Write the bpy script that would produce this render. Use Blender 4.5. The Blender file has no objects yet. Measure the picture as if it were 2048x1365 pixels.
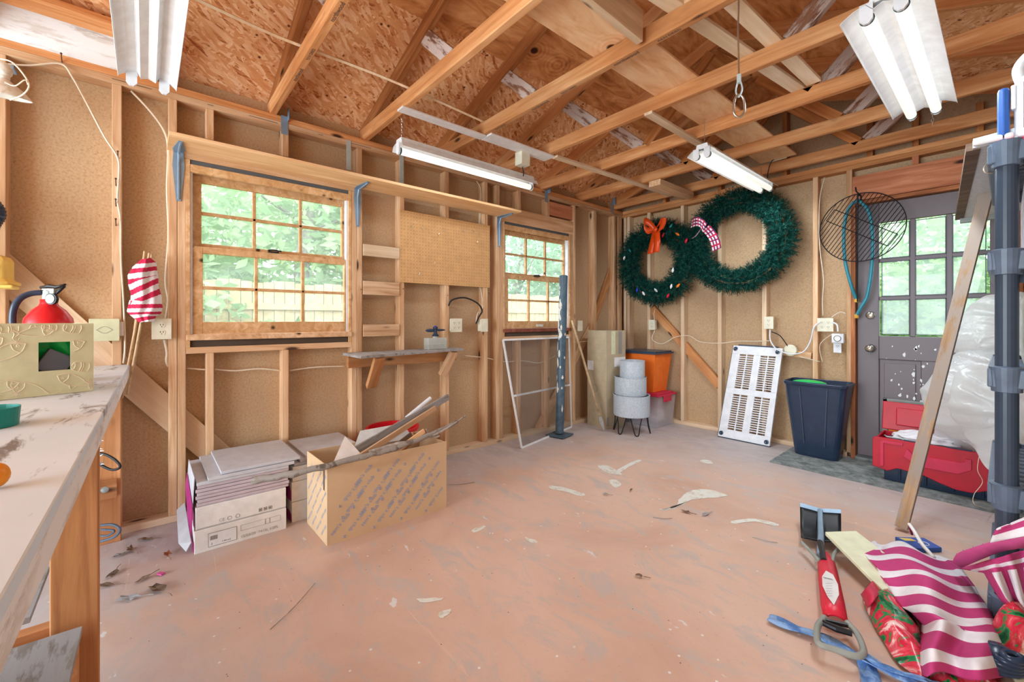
import bpy, bmesh, math, random
from mathutils import Vector, Matrix, noise
R = math.radians
rnd = random.Random(7)
S = bpy.context.scene
C = S.collection

# ---------------------------------------------------------------- camera, world, light, exposure
F_PX, CU, HV = 851.0, 1024.0, 640.0            # focal length in pixels, principal column, horizon row (2048 wide)
CAM = Vector((3.07, 0.0, 1.145)); YAW = R(49.26)
cd = bpy.data.cameras.new('camera'); cam = bpy.data.objects.new('camera', cd); C.objects.link(cam)
cam.location = CAM; cam.rotation_euler = (R(90), 0, YAW)
cd.sensor_width = 36; cd.lens = F_PX/2048*36; cd.shift_y = -(682.5-HV)/2048; cd.clip_start = 0.02; cd.clip_end = 200
S.camera = cam
AX = Vector((-math.sin(YAW), math.cos(YAW), 0)); RX = Vector((math.cos(YAW), math.sin(YAW), 0))

w = bpy.data.worlds.new('world'); S.world = w; w.use_nodes = True
nt = w.node_tree; bg = nt.nodes['Background']
bg.inputs[0].default_value = (0.80, 0.91, 1.0, 1); bg.inputs[1].default_value = 3.6

def area(name, loc, rot, sx, sy, power, col):
    l = bpy.data.lights.new(name, 'AREA'); l.shape = 'RECTANGLE'; l.size = sx; l.size_y = sy; l.energy = power; l.color = col
    o = bpy.data.objects.new(name, l); o.location = loc; o.rotation_euler = rot; C.objects.link(o); return o
# added fill panel behind the camera, tilted upward to brighten room and ceiling
area('rear_fill_light', (1.75, -2.95, 1.15), (R(116), 0, 0), 3.0, 2.1, 150, (0.80, 0.92, 1.0))
for nm, x, y, e in (('long_lamp_light', .50, 1.83, 4), ('far_lamp_light', 1.70, 3.50, 13), ('right_lamp_light', 2.776, 2.64, 13)):
    area(nm, (x, y, 2.225), (0, 0, 0), .10, 1.1, e, (0.84, 0.94, 1.0))
s = bpy.data.lights.new('sun', 'SUN'); s.energy = 0.8; s.angle = R(8); s.color = (1, .97, .9)
so = bpy.data.objects.new('sun', s); so.rotation_euler = (R(35), R(-25), 0); C.objects.link(so)

vs = S.view_settings; S.display_settings.display_device = 'sRGB'
vs.view_transform = 'Standard'; vs.look = 'None'; vs.gamma = 1; vs.use_curve_mapping = False; vs.exposure = 0.50

# ---------------------------------------------------------------- pixel to place
def ray(u, v): return AX + RX*((u-CU)/F_PX) + Vector((0, 0, (HV-v)/F_PX))
def onx(u, v, x=0.0): d = ray(u, v); return CAM + d*((x-CAM.x)/d.x)
def ony(u, v, y=4.44): d = ray(u, v); return CAM + d*((y-CAM.y)/d.y)
def onz(u, v, z=0.0): d = ray(u, v); return CAM + d*((z-CAM.z)/d.z)
def at(u, v, dep): return CAM + ray(u, v)*dep

# ---------------------------------------------------------------- node materials
def lin(c):
    return tuple((x/255/12.92) if x/255 <= .04045 else ((x/255+.055)/1.055)**2.4 for x in c) + (1,)
MATS = {}
class NT:
    def __init__(s, name):
        m = bpy.data.materials.new(name); m.use_nodes = True; s.m = m; s.t = m.node_tree; s.b = s.t.nodes['Principled BSDF']; MATS[name] = m
    def n(s, typ, **kw):
        x = s.t.nodes.new(typ)
        for k, v in kw.items():
            if hasattr(x, k): setattr(x, k, v)
            else: x.inputs[k.replace('_', ' ')].default_value = v
        return x
    def l(s, a, b): s.t.links.new(a, b)
    def coords(s, scale=(1, 1, 1), rot=(0, 0, 0), rand=True):
        tc = s.n('ShaderNodeTexCoord'); out = tc.outputs['Object']
        if rand:
            oi = s.n('ShaderNodeObjectInfo'); mu = s.n('ShaderNodeVectorMath', operation='SCALE'); cx = s.n('ShaderNodeCombineXYZ')
            s.l(oi.outputs['Random'], cx.inputs[0]); s.l(oi.outputs['Random'], cx.inputs[1]); s.l(oi.outputs['Random'], cx.inputs[2])
            s.l(cx.outputs[0], mu.inputs[0]); mu.inputs['Scale'].default_value = 37.0
            ad = s.n('ShaderNodeVectorMath', operation='ADD'); s.l(out, ad.inputs[0]); s.l(mu.outputs[0], ad.inputs[1]); out = ad.outputs[0]
        mp = s.n('ShaderNodeMapping'); s.l(out, mp.inputs[0]); mp.inputs['Scale'].default_value = scale; mp.inputs['Rotation'].default_value = rot
        return mp.outputs[0]
    def noise(s, vec, scale=5, detail=4, rough=.55, dist=0):
        x = s.n('ShaderNodeTexNoise'); s.l(vec, x.inputs['Vector']); x.inputs['Scale'].default_value = scale
        x.inputs['Detail'].default_value = detail; x.inputs['Roughness'].default_value = rough; x.inputs['Distortion'].default_value = dist
        return x.outputs[0]
    def vor(s, vec, scale=5, out='Distance', rnd_=1.0):
        x = s.n('ShaderNodeTexVoronoi'); s.l(vec, x.inputs['Vector']); x.inputs['Scale'].default_value = scale; x.inputs['Randomness'].default_value = rnd_
        return x.outputs[out]
    def ramp(s, fac, stops, interp='LINEAR'):
        x = s.n('ShaderNodeValToRGB'); s.l(fac, x.inputs[0]); x.color_ramp.interpolation = interp
        e = x.color_ramp.elements
        while len(e) < len(stops): e.new(.5)
        for i, (p, c) in enumerate(stops): e[i].position = p; e[i].color = c if len(c) == 4 else lin(c)
        return x.outputs[0]
    def mix(s, fac, a, b, mode='MIX'):
        x = s.n('ShaderNodeMix', data_type='RGBA', blend_type=mode)
        for sock, v in ((x.inputs[0], fac), (x.inputs[6], a), (x.inputs[7], b)):
            if isinstance(v, (int, float)): sock.default_value = v
            elif isinstance(v, tuple): sock.default_value = v if len(v) == 4 else lin(v)
            else: s.l(v, sock)
        return x.outputs[2]
    def math(s, op, a, b=0.0):
        x = s.n('ShaderNodeMath', operation=op)
        for sock, v in ((x.inputs[0], a), (x.inputs[1], b)):
            if isinstance(v, (int, float)): sock.default_value = v
            else: s.l(v, sock)
        return x.outputs[0]
    def fin(s, col, rough=.7, metal=0, bump=None, bs=.2, spec=.3, bd=.004):
        if isinstance(col, tuple): s.b.inputs['Base Color'].default_value = col if len(col) == 4 else lin(col)
        else: s.l(col, s.b.inputs['Base Color'])
        if isinstance(rough, (int, float)): s.b.inputs['Roughness'].default_value = rough
        else: s.l(rough, s.b.inputs['Roughness'])
        s.b.inputs['Metallic'].default_value = metal; s.b.inputs['Specular IOR Level'].default_value = spec
        if bump is not None:
            x = s.n('ShaderNodeBump'); x.inputs['Strength'].default_value = bs; x.inputs['Distance'].default_value = bd; s.l(bump, x.inputs['Height']); s.l(x.outputs[0], s.b.inputs['Normal'])
        return s.m
W1 = (1, 1, 1, 1); B1 = (0, 0, 0, 1)
def plain(name, c, rough=.5, metal=0, var=.05, spec=.4, nscale=18):
    t = NT(name); v = t.coords(); n = t.noise(v, nscale, 5)
    c2 = tuple(max(0, x*(1-var)) for x in c); c3 = tuple(min(255, x*(1+var*.5)) for x in c)
    return t.fin(t.ramp(n, [(.3, c2), (.7, c3)]), rough, metal, n, .08, spec)
def wood(name, dark, mid, light, stain=None, knots=True, rough=.72, vary=.35):
    t = NT(name); v = t.coords((1.6, 22, 22)); n = t.noise(v, 1.0, 6, .6, .8)
    col = t.ramp(n, [(.30, dark), (.5, mid), (.68, light)])
    big = t.noise(t.coords((1.3, 4, 4)), 1.2, 3)
    col = t.mix(t.ramp(big, [(.42, B1), (.62, W1)]), col, t.mix(.55, col, dark), 'MIX')
    if knots:
        k = t.vor(t.coords((2.4, 7, 7)), 1.0); kf = t.ramp(k, [(.06, W1), (.13, B1)])
        col = t.mix(kf, col, tuple(int(x*.38) for x in dark))
    if stain:
        sf = t.ramp(t.noise(t.coords((3, 14, 14)), 1.6, 6, .7), [(.42, B1), (.5, W1)])
        col = t.mix(sf, col, stain)
    oi = t.n('ShaderNodeObjectInfo'); r_ = t.n('ShaderNodeMapRange'); t.l(oi.outputs['Random'], r_.inputs[0]); r_.inputs[3].default_value = 1-vary; r_.inputs[4].default_value = 1.12
    hs = t.n('ShaderNodeHueSaturation'); t.l(r_.outputs[0], hs.inputs['Value']); t.l(col, hs.inputs['Color'])
    return t.fin(hs.outputs[0], rough, 0, n, .25)

wood('stud', (190, 142, 100), (222, 182, 142), (238, 206, 172), vary=.12)
wood('stud_pale', (208, 176, 142), (228, 200, 168), (240, 218, 190), vary=.1)
wood('truss', (182, 116, 66), (214, 150, 96), (232, 180, 130), vary=.2)
wood('rafter', (154, 90, 46), (196, 126, 70), (220, 156, 100), vary=.3)
wood('web', (96, 60, 46), (150, 104, 78), (184, 140, 110), stain=(206, 190, 182), vary=.25)
wood('brown', (126, 72, 44), (168, 104, 66), (200, 136, 92), vary=.2)
wood('benchleg', (160, 102, 62), (198, 136, 86), (218, 160, 112), vary=.12)
wood('header', (172, 104, 72), (204, 134, 98), (222, 160, 126), vary=.1)
wood('sash', (186, 138, 90), (212, 168, 120), (230, 194, 152), vary=.1)
wood('redwood', (112, 58, 46), (140, 80, 62), (164, 102, 80), knots=False, vary=.1)
wood('shelfwood', (214, 164, 112), (234, 190, 140), (244, 208, 164), knots=False, vary=.05)
wood('lath', (220, 196, 160), (240, 220, 188), (250, 236, 212), knots=False, vary=.05)
wood('plainstick', (176, 142, 104), (206, 178, 140), (226, 200, 166), knots=False, vary=.1)
wood('oldstick', (140, 110, 84), (190, 154, 116), (216, 186, 148), stain=(160, 144, 132), vary=.1)
wood('whitewash', (176, 160, 150), (216, 210, 206), (232, 228, 226), stain=(226, 224, 224), knots=False, vary=.05)
wood('greywood', (112, 104, 98), (150, 144, 138), (182, 176, 170), stain=(160, 158, 158), vary=.1)
wood('gateboard', (96, 74, 60), (126, 102, 84), (150, 126, 106), vary=.1)
wood('fence', (196, 170, 128), (222, 198, 156), (236, 216, 180), knots=False, vary=.1)
wood('bark', (112, 100, 92), (164, 152, 142), (204, 196, 188), knots=False, vary=.2)
wood('branch', (84, 72, 64), (128, 114, 102), (176, 166, 156), stain=(150, 142, 134), vary=.1)

def sheath():
    t = NT('sheathing'); v = t.coords(); n = t.noise(v, 90, 4, .7); b = t.noise(v, 1.7, 3)
    col = t.ramp(n, [(.28, (160, 128, 95)), (.44, (190, 159, 124)), (.7, (204, 174, 140))])
    col = t.mix(t.ramp(b, [(.38, B1), (.66, W1)]), col, t.mix(.35, col, (186, 158, 132)))
    sp = t.vor(v, 70); col = t.mix(t.ramp(sp, [(.05, W1), (.1, B1)]), col, (140, 104, 70))
    mk = t.noise(t.coords((1, 7, 1)), 2.3, 7, .8, 1.5); col = t.mix(t.ramp(mk, [(.76, B1), (.79, W1)]), col, (212, 196, 174))
    t.fin(col, .92, 0, n, .2, .15)
sheath()
def osb():
    t = NT('osb'); base = t.coords(rand=False)
    nz = t.n('ShaderNodeTexNoise'); t.l(base, nz.inputs['Vector']); nz.inputs['Scale'].default_value = 5
    ad = t.n('ShaderNodeVectorMath', operation='MULTIPLY_ADD'); t.l(nz.outputs['Color'], ad.inputs[0]); ad.inputs[1].default_value = (.06, .06, .06); t.l(base, ad.inputs[2])
    outs = []
    for i, (rot, sc) in enumerate(((20, (17, 62, 1)), (75, (15, 70, 1)), (-35, (20, 66, 1)), (140, (14, 56, 1)))):
        mp = t.n('ShaderNodeMapping'); t.l(ad.outputs[0], mp.inputs[0]); mp.inputs['Rotation'].default_value = (0, 0, R(rot)); mp.inputs['Location'].default_value = (i*3.1, i*1.7, 0)
        mp2 = t.n('ShaderNodeMapping'); t.l(mp.outputs[0], mp2.inputs[0]); mp2.inputs['Scale'].default_value = sc
        x = t.n('ShaderNodeTexVoronoi'); t.l(mp2.outputs[0], x.inputs['Vector']); x.inputs['Scale'].default_value = 1.0; outs.append(x.outputs['Color'])
    def sep(o, k): q = t.n('ShaderNodeSeparateColor'); t.l(o, q.inputs[0]); return q.outputs[k]
    f = sep(outs[0], 0)
    def pick(a, b, sel): 
        x = t.n('ShaderNodeMix', data_type='FLOAT'); t.l(sel, x.inputs[0]); t.l(a, x.inputs[2]); t.l(b, x.inputs[3]); return x.outputs[0]
    g = lambda s_: t.math('GREATER_THAN', s_, .52)
    f = pick(f, sep(outs[1], 0), g(sep(outs[1], 1))); f = pick(f, sep(outs[2], 0), g(sep(outs[2], 1))); f = pick(f, sep(outs[3], 0), g(sep(outs[3], 2)))
    fn = t.noise(t.coords((20, 90, 1), rand=False), 1, 4)
    f2 = t.math('ADD', f, t.math('MULTIPLY', t.math('SUBTRACT', fn, .5), .5))
    col = t.ramp(f2, [(.0, (164, 96, 54)), (.08, (214, 146, 94)), (.5, (228, 170, 120)), (1.0, (246, 206, 164))])
    kn = t.vor(t.coords((1, 1, 1), rand=False), 9); col = t.mix(t.ramp(kn, [(.05, W1), (.10, B1)]), col, (104, 50, 28))
    t.fin(col, .75, 0, f, .25, .2)
osb()
def ply(name, dark, mid, light, big=1.0):
    t = NT(name); v = t.coords((1.6, 5.5, 1), rand=False); n = t.noise(v, 1.7, 7, .62, 1.4)
    k = t.vor(t.coords((1, 1.15, .3), rand=False), 2.3); kr = t.math('SINE', t.math('MULTIPLY', k, 95.0))
    near = t.ramp(k, [(.10, W1), (.36, B1)])
    nn = t.math('ADD', n, t.math('MULTIPLY', t.math('MULTIPLY', kr, near), .07))
    col = t.ramp(nn, [(.28, dark), (.48, mid), (.66, light)])
    col = t.mix(t.ramp(k, [(.055, W1), (.085, B1)]), col, (72, 36, 24))
    t.fin(col, .7, 0, n, .15, .2)
ply('plywood', (160, 96, 52), (212, 146, 90), (234, 178, 124))
ply('plywood_pale', (216, 156, 104), (238, 192, 146), (246, 212, 172))

def floor_mat():
    t = NT('floor_paint'); v = t.coords(rand=False)
    n1 = t.noise(v, 1.3, 8, .65, .6); n2 = t.noise(t.coords((1, 2.2, 1), (0, 0, R(35)), rand=False), 3.5, 8, .7, 1.0); n3 = t.noise(v, 45, 4, .7)
    col = t.ramp(n1, [(.3, (202, 164, 144)), (.5, (215, 180, 160)), (.7, (221, 190, 172))])
    col = t.mix(t.ramp(n2, [(.50, B1), (.64, W1)]), col, (196, 180, 172))
    col = t.mix(t.ramp(n3, [(.30, W1), (.40, B1)]), col, t.mix(.25, col, (160, 130, 116)))
    # bare dusty concrete where the paint is worn off along the walls
    sx = t.n('ShaderNodeSeparateXYZ'); t.l(v, sx.inputs[0])
    wn = t.math('MULTIPLY', t.math('SUBTRACT', t.noise(v, 1.6, 6, .6), .5), 1.5)
    def edge(a, b, s_):
        r_ = t.n('ShaderNodeMapRange'); t.l(t.math('ADD', s_, wn), r_.inputs[0]); r_.inputs[1].default_value = a; r_.inputs[2].default_value = b; return r_.outputs[0]
    fy = edge(3.0, 3.9, sx.outputs[1]); fx = edge(.75, .15, sx.outputs[0]); fy0 = edge(.28, -.3, sx.outputs[1])
    f = t.math('MAXIMUM', t.math('MAXIMUM', fy, fx), fy0)
    g = t.ramp(n2, [(.3, (166, 160, 164)), (.5, (192, 182, 182)), (.7, (208, 196, 192))])
    col = t.mix(t.math('MULTIPLY', f, .9), col, g)
    wp = t.noise(t.coords((1, 2.6, 1), (0, 0, R(-25)), rand=False), 5.5, 5, .6, .3); col = t.mix(t.ramp(wp, [(.68, B1), (.71, W1)]), col, (222, 218, 216))
    sp = t.vor(v, 13); ss = t.noise(v, 3, 2); col = t.mix(t.math('MULTIPLY', t.ramp(sp, [(.05, W1), (.075, B1)]), t.ramp(ss, [(.44, B1), (.5, W1)])), col, (232, 228, 224))
    dk = t.vor(t.coords((1, 1, 1), (0, 0, R(40)), rand=False), 17); col = t.mix(t.ramp(dk, [(.03, W1), (.05, B1)]), col, (70, 54, 50))
    sc = t.noise(t.coords((.5, 9, 1), (0, 0, R(62)), rand=False), 2.5, 3, .5, .5); col = t.mix(t.ramp(sc, [(.70, B1), (.72, (.5, .5, .5, 1)), (.74, B1)]), col, (232, 204, 180))
    rg = t.ramp(n2, [(.3, (.42, .42, .42, 1)), (.7, (.62, .62, .62, 1))])
    t.fin(col, rg, 0, n3, .12, .35)
floor_mat()
def bench_mat():
    t = NT('bench_paint'); v = t.coords((1, 1, 1)); n = t.noise(t.coords((2.4, 9, 9)), 2.2, 7, .65, .6); n2 = t.noise(v, 2.5, 5)
    col = t.ramp(n2, [(.35, (206, 220, 234)), (.65, (220, 232, 244))])
    col = t.mix(t.ramp(n, [(.56, B1), (.66, W1)]), col, (124, 118, 116))
    t.fin(col, .55, 0, n, .1, .35)
bench_mat()
def glass(name, tint=(1, 1, 1, 1), fac=.015, rough=.02):
    t = NT(name); g = t.n('ShaderNodeBsdfGlossy'); g.inputs['Roughness'].default_value = rough
    tr = t.n('ShaderNodeBsdfTransparent'); tr.inputs[0].default_value = tint
    m = t.n('ShaderNodeMixShader'); m.inputs[0].default_value = fac; t.l(tr.outputs[0], m.inputs[1]); t.l(g.outputs[0], m.inputs[2])
    d = t.n('ShaderNodeBsdfTranslucent'); d.inputs[0].default_value = (.9, .95, .92, 1); n = t.noise(t.coords(), 6, 5, .65)  # dusty white veil, mixed in for the bright washed-out window haze
    f = t.ramp(n, [(.3, (.06, .06, .06, 1)), (.75, (.16, .16, .16, 1))]); m2 = t.n('ShaderNodeMixShader'); t.l(f, m2.inputs[0]); t.l(m.outputs[0], m2.inputs[1]); t.l(d.outputs[0], m2.inputs[2])
    t.l(m2.outputs[0], t.t.nodes['Material Output'].inputs[0]); return t.m
glass('pane_glass')

def film(name, c, alpha, sc=9):
    t = NT(name); n = t.noise(t.coords(), sc, 5, .6, 1.2)
    d = t.n('ShaderNodeBsdfDiffuse'); d.inputs[0].default_value = lin(c); tl = t.n('ShaderNodeBsdfTranslucent'); tl.inputs[0].default_value = lin(c)
    gl = t.n('ShaderNodeBsdfGlossy'); gl.inputs['Roughness'].default_value = .25
    tr = t.n('ShaderNodeBsdfTransparent')
    bmp = t.n('ShaderNodeBump'); bmp.inputs['Strength'].default_value = .5; bmp.inputs['Distance'].default_value = .02; t.l(n, bmp.inputs['Height'])
    for q in (d, gl, tl): t.l(bmp.outputs[0], q.inputs['Normal'])
    a = t.n('ShaderNodeMixShader'); a.inputs[0].default_value = .45; t.l(d.outputs[0], a.inputs[1]); t.l(tl.outputs[0], a.inputs[2])
    b = t.n('ShaderNodeMixShader'); b.inputs[0].default_value = .12; t.l(a.outputs[0], b.inputs[1]); t.l(gl.outputs[0], b.inputs[2])
    c_ = t.n('ShaderNodeMixShader'); c_.inputs[0].default_value = 1-alpha; t.l(b.outputs[0], c_.inputs[1]); t.l(tr.outputs[0], c_.inputs[2])
    t.l(c_.outputs[0], t.t.nodes['Material Output'].inputs[0])
film('plastic_film', (248, 250, 250), .72); film('screen_mesh', (120, 124, 128), .30); film('clear_tote', (244, 240, 246), .42)
film('jug_plastic', (226, 230, 224), .93)
def emis(name, c, st, base=(240, 240, 236)):
    t = NT(name); t.fin(base, .3); t.b.inputs['Emission Color'].default_value = lin(c); t.b.inputs['Emission Strength'].default_value = st
def leafmat(name, a, b):
    t = NT(name); oi = t.n('ShaderNodeNewGeometry'); col = t.ramp(oi.outputs['Random Per Island'], [(0, a), (1, b)])
    d = t.n('ShaderNodeBsdfDiffuse'); tl = t.n('ShaderNodeBsdfTranslucent'); t.l(col, d.inputs[0]); t.l(col, tl.inputs[0])
    m = t.n('ShaderNodeMixShader'); m.inputs[0].default_value = .5; t.l(d.outputs[0], m.inputs[1]); t.l(tl.outputs[0], m.inputs[2])
    t.l(m.outputs[0], t.t.nodes['Material Output'].inputs[0])
leafmat('leaf_light', (142, 180, 126), (204, 222, 176)); leafmat('leaf_dark', (132, 172, 136), (192, 214, 184))
leafmat('needle', (12, 62, 60), (56, 122, 108)); 
def mottle(name, a, b, c, sc=10, rough=.5):
    t = NT(name); n = t.noise(t.coords(), sc, 6, .7, .6); t.fin(t.ramp(n, [(.38, a), (.5, b), (.62, c)]), rough, 0, n, .1)
mottle('yard', (84, 98, 66), (122, 126, 92), (156, 150, 122), 3)
leafmat('leaf_shrub', (84, 126, 74), (150, 180, 116))
t = NT('floral'); n = t.noise(t.coords(), 9, 4, .6, 1.2); t.fin(t.ramp(n, [(.38, (20, 84, 52)), (.45, (44, 140, 84)), (.48, (206, 34, 66)), (.56, (226, 84, 96)), (.62, (244, 214, 208))]), .18, 0, n, .3)
mottle('galv', (176, 188, 200), (190, 201, 211), (202, 212, 221), 70, .35)
mottle('dead_leaf', (74, 58, 50), (112, 88, 70), (150, 122, 96), 14, .8)
mottle('worn_paint', (226, 226, 220), (228, 226, 216), (206, 196, 180), 20, .5)
mottle('pole_paint', (66, 86, 100), (78, 100, 116), (88, 108, 122), 8, .4)
mottle('mat_rubber', (96, 102, 102), (122, 128, 128), (146, 150, 148), 12, .8)
mottle('ceiling_tile', (206, 214, 218), (222, 228, 230), (232, 236, 236), 60, .8)
mottle('denim', (70, 112, 178), (94, 138, 200), (140, 176, 222), 14, .7)
def door_mat():
    t = NT('door_paint'); n = t.noise(t.coords((1, 1, 1)), 3.2, 6, .7, .4); 
    t.fin(t.mix(t.ramp(n, [(.70, B1), (.72, W1)]), (110, 100, 104), (200, 194, 196)), .42, 0, n, .05, .4)
door_mat()
def ribs():
    return
    t = NT('hose_black'); t.fin((34, 40, 50), .5)
plain('white_enamel', (236, 238, 240), .3); plain('white_plastic', (232, 236, 242), .35); plain('ivory', (232, 228, 206), .4); plain('ivory_green', (206, 208, 172), .45)
plain('paintwhite', (236, 232, 230), .5); plain('steel_blue', (140, 164, 186), .4, .3); plain('zinc', (188, 206, 206), .4, .2); plain('chrome', (200, 198, 188), .2, .9)
plain('nail', (96, 62, 48), .6, .3); plain('black', (24, 25, 30), .4); plain('blackwire', (28, 28, 30), .5); plain('red', (214, 28, 40), .3); plain('red_deep', (190, 20, 44), .4)
plain('red_pink', (206, 42, 78), .45); plain('navy', (40, 57, 80), .22, var=.08); plain('shelf_grey', (92, 108, 128), .38, var=.1); plain('shelf_dark', (56, 70, 88), .35)
plain('orange', (255, 126, 44), .4); plain('cardboard', (216, 186, 150), .85, spec=.1, var=.03, nscale=6); plain('cardboard_in', (178, 148, 112), .9, spec=.1); plain('carton_tan', (186, 170, 142), .8); plain('print_blue', (146, 172, 214), .8)
plain('boxwhite', (234, 230, 226), .7); plain('tile_grey', (198, 198, 204), .5); plain('tile_edge', (196, 180, 186), .6); plain('magenta', (178, 44, 128), .4); plain('ink', (70, 66, 66), .7); plain('inklite', (150, 146, 142), .7)
plain('cloth_white', (232, 228, 234), .8); plain('cloth_pink', (192, 60, 122), .8); plain('cloth_red', (196, 28, 74), .8); plain('cloth_band', (214, 92, 152), .75)
plain('teal', (20, 140, 130), .4); plain('teal_hose', (48, 132, 150), .3); plain('green', (24, 214, 108), .3); plain('greenbox', (218, 220, 184), .7); plain('cream', (236, 226, 200), .7)
plain('yellow', (238, 206, 110), .4); plain('yellow_board', (228, 230, 198), .6); plain('wire_white', (232, 218, 196), .5); plain('pegboard', (214, 166, 112), .8); plain('bow_orange', (224, 76, 22), .3)
plain('tealdark', (40, 84, 88), .5); plain('blue_item', (52, 98, 176), .4); plain('maroon', (130, 24, 66), .5); plain('grey_slot', (90, 96, 108), .5); plain('greyhandle', (150, 156, 150), .45)
plain('red_shovel', (218, 40, 66), .35); plain('labelwhite', (232, 232, 232), .5); plain('bookblue', (40, 92, 176), .35); plain('printink', (60, 74, 66), .7); plain('purple', (58, 48, 170), .3); plain('gold', (212, 160, 64), .4)
plain('plaid_dark', (60, 44, 96), .7); plain('sill_grey', (150, 150, 148), .7); plain('dark_gap', (84, 70, 58), .9); plain('asphalt_grey', (86, 90, 94), .7); plain('orange_skin', (244, 150, 30), .4)
plain('bulb_white', (236, 240, 246), .2); plain('bulb_blue', (40, 54, 190), .2); plain('bulb_orange', (250, 130, 30), .2); plain('bulb_red', (210, 20, 60), .2); plain('bulb_teal', (20, 130, 130), .2); plain('deck', (222, 150, 80), .7)
emis('tube_lit', (255, 250, 240), .6); emis('tube_off', (255, 252, 246), .12)

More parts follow.
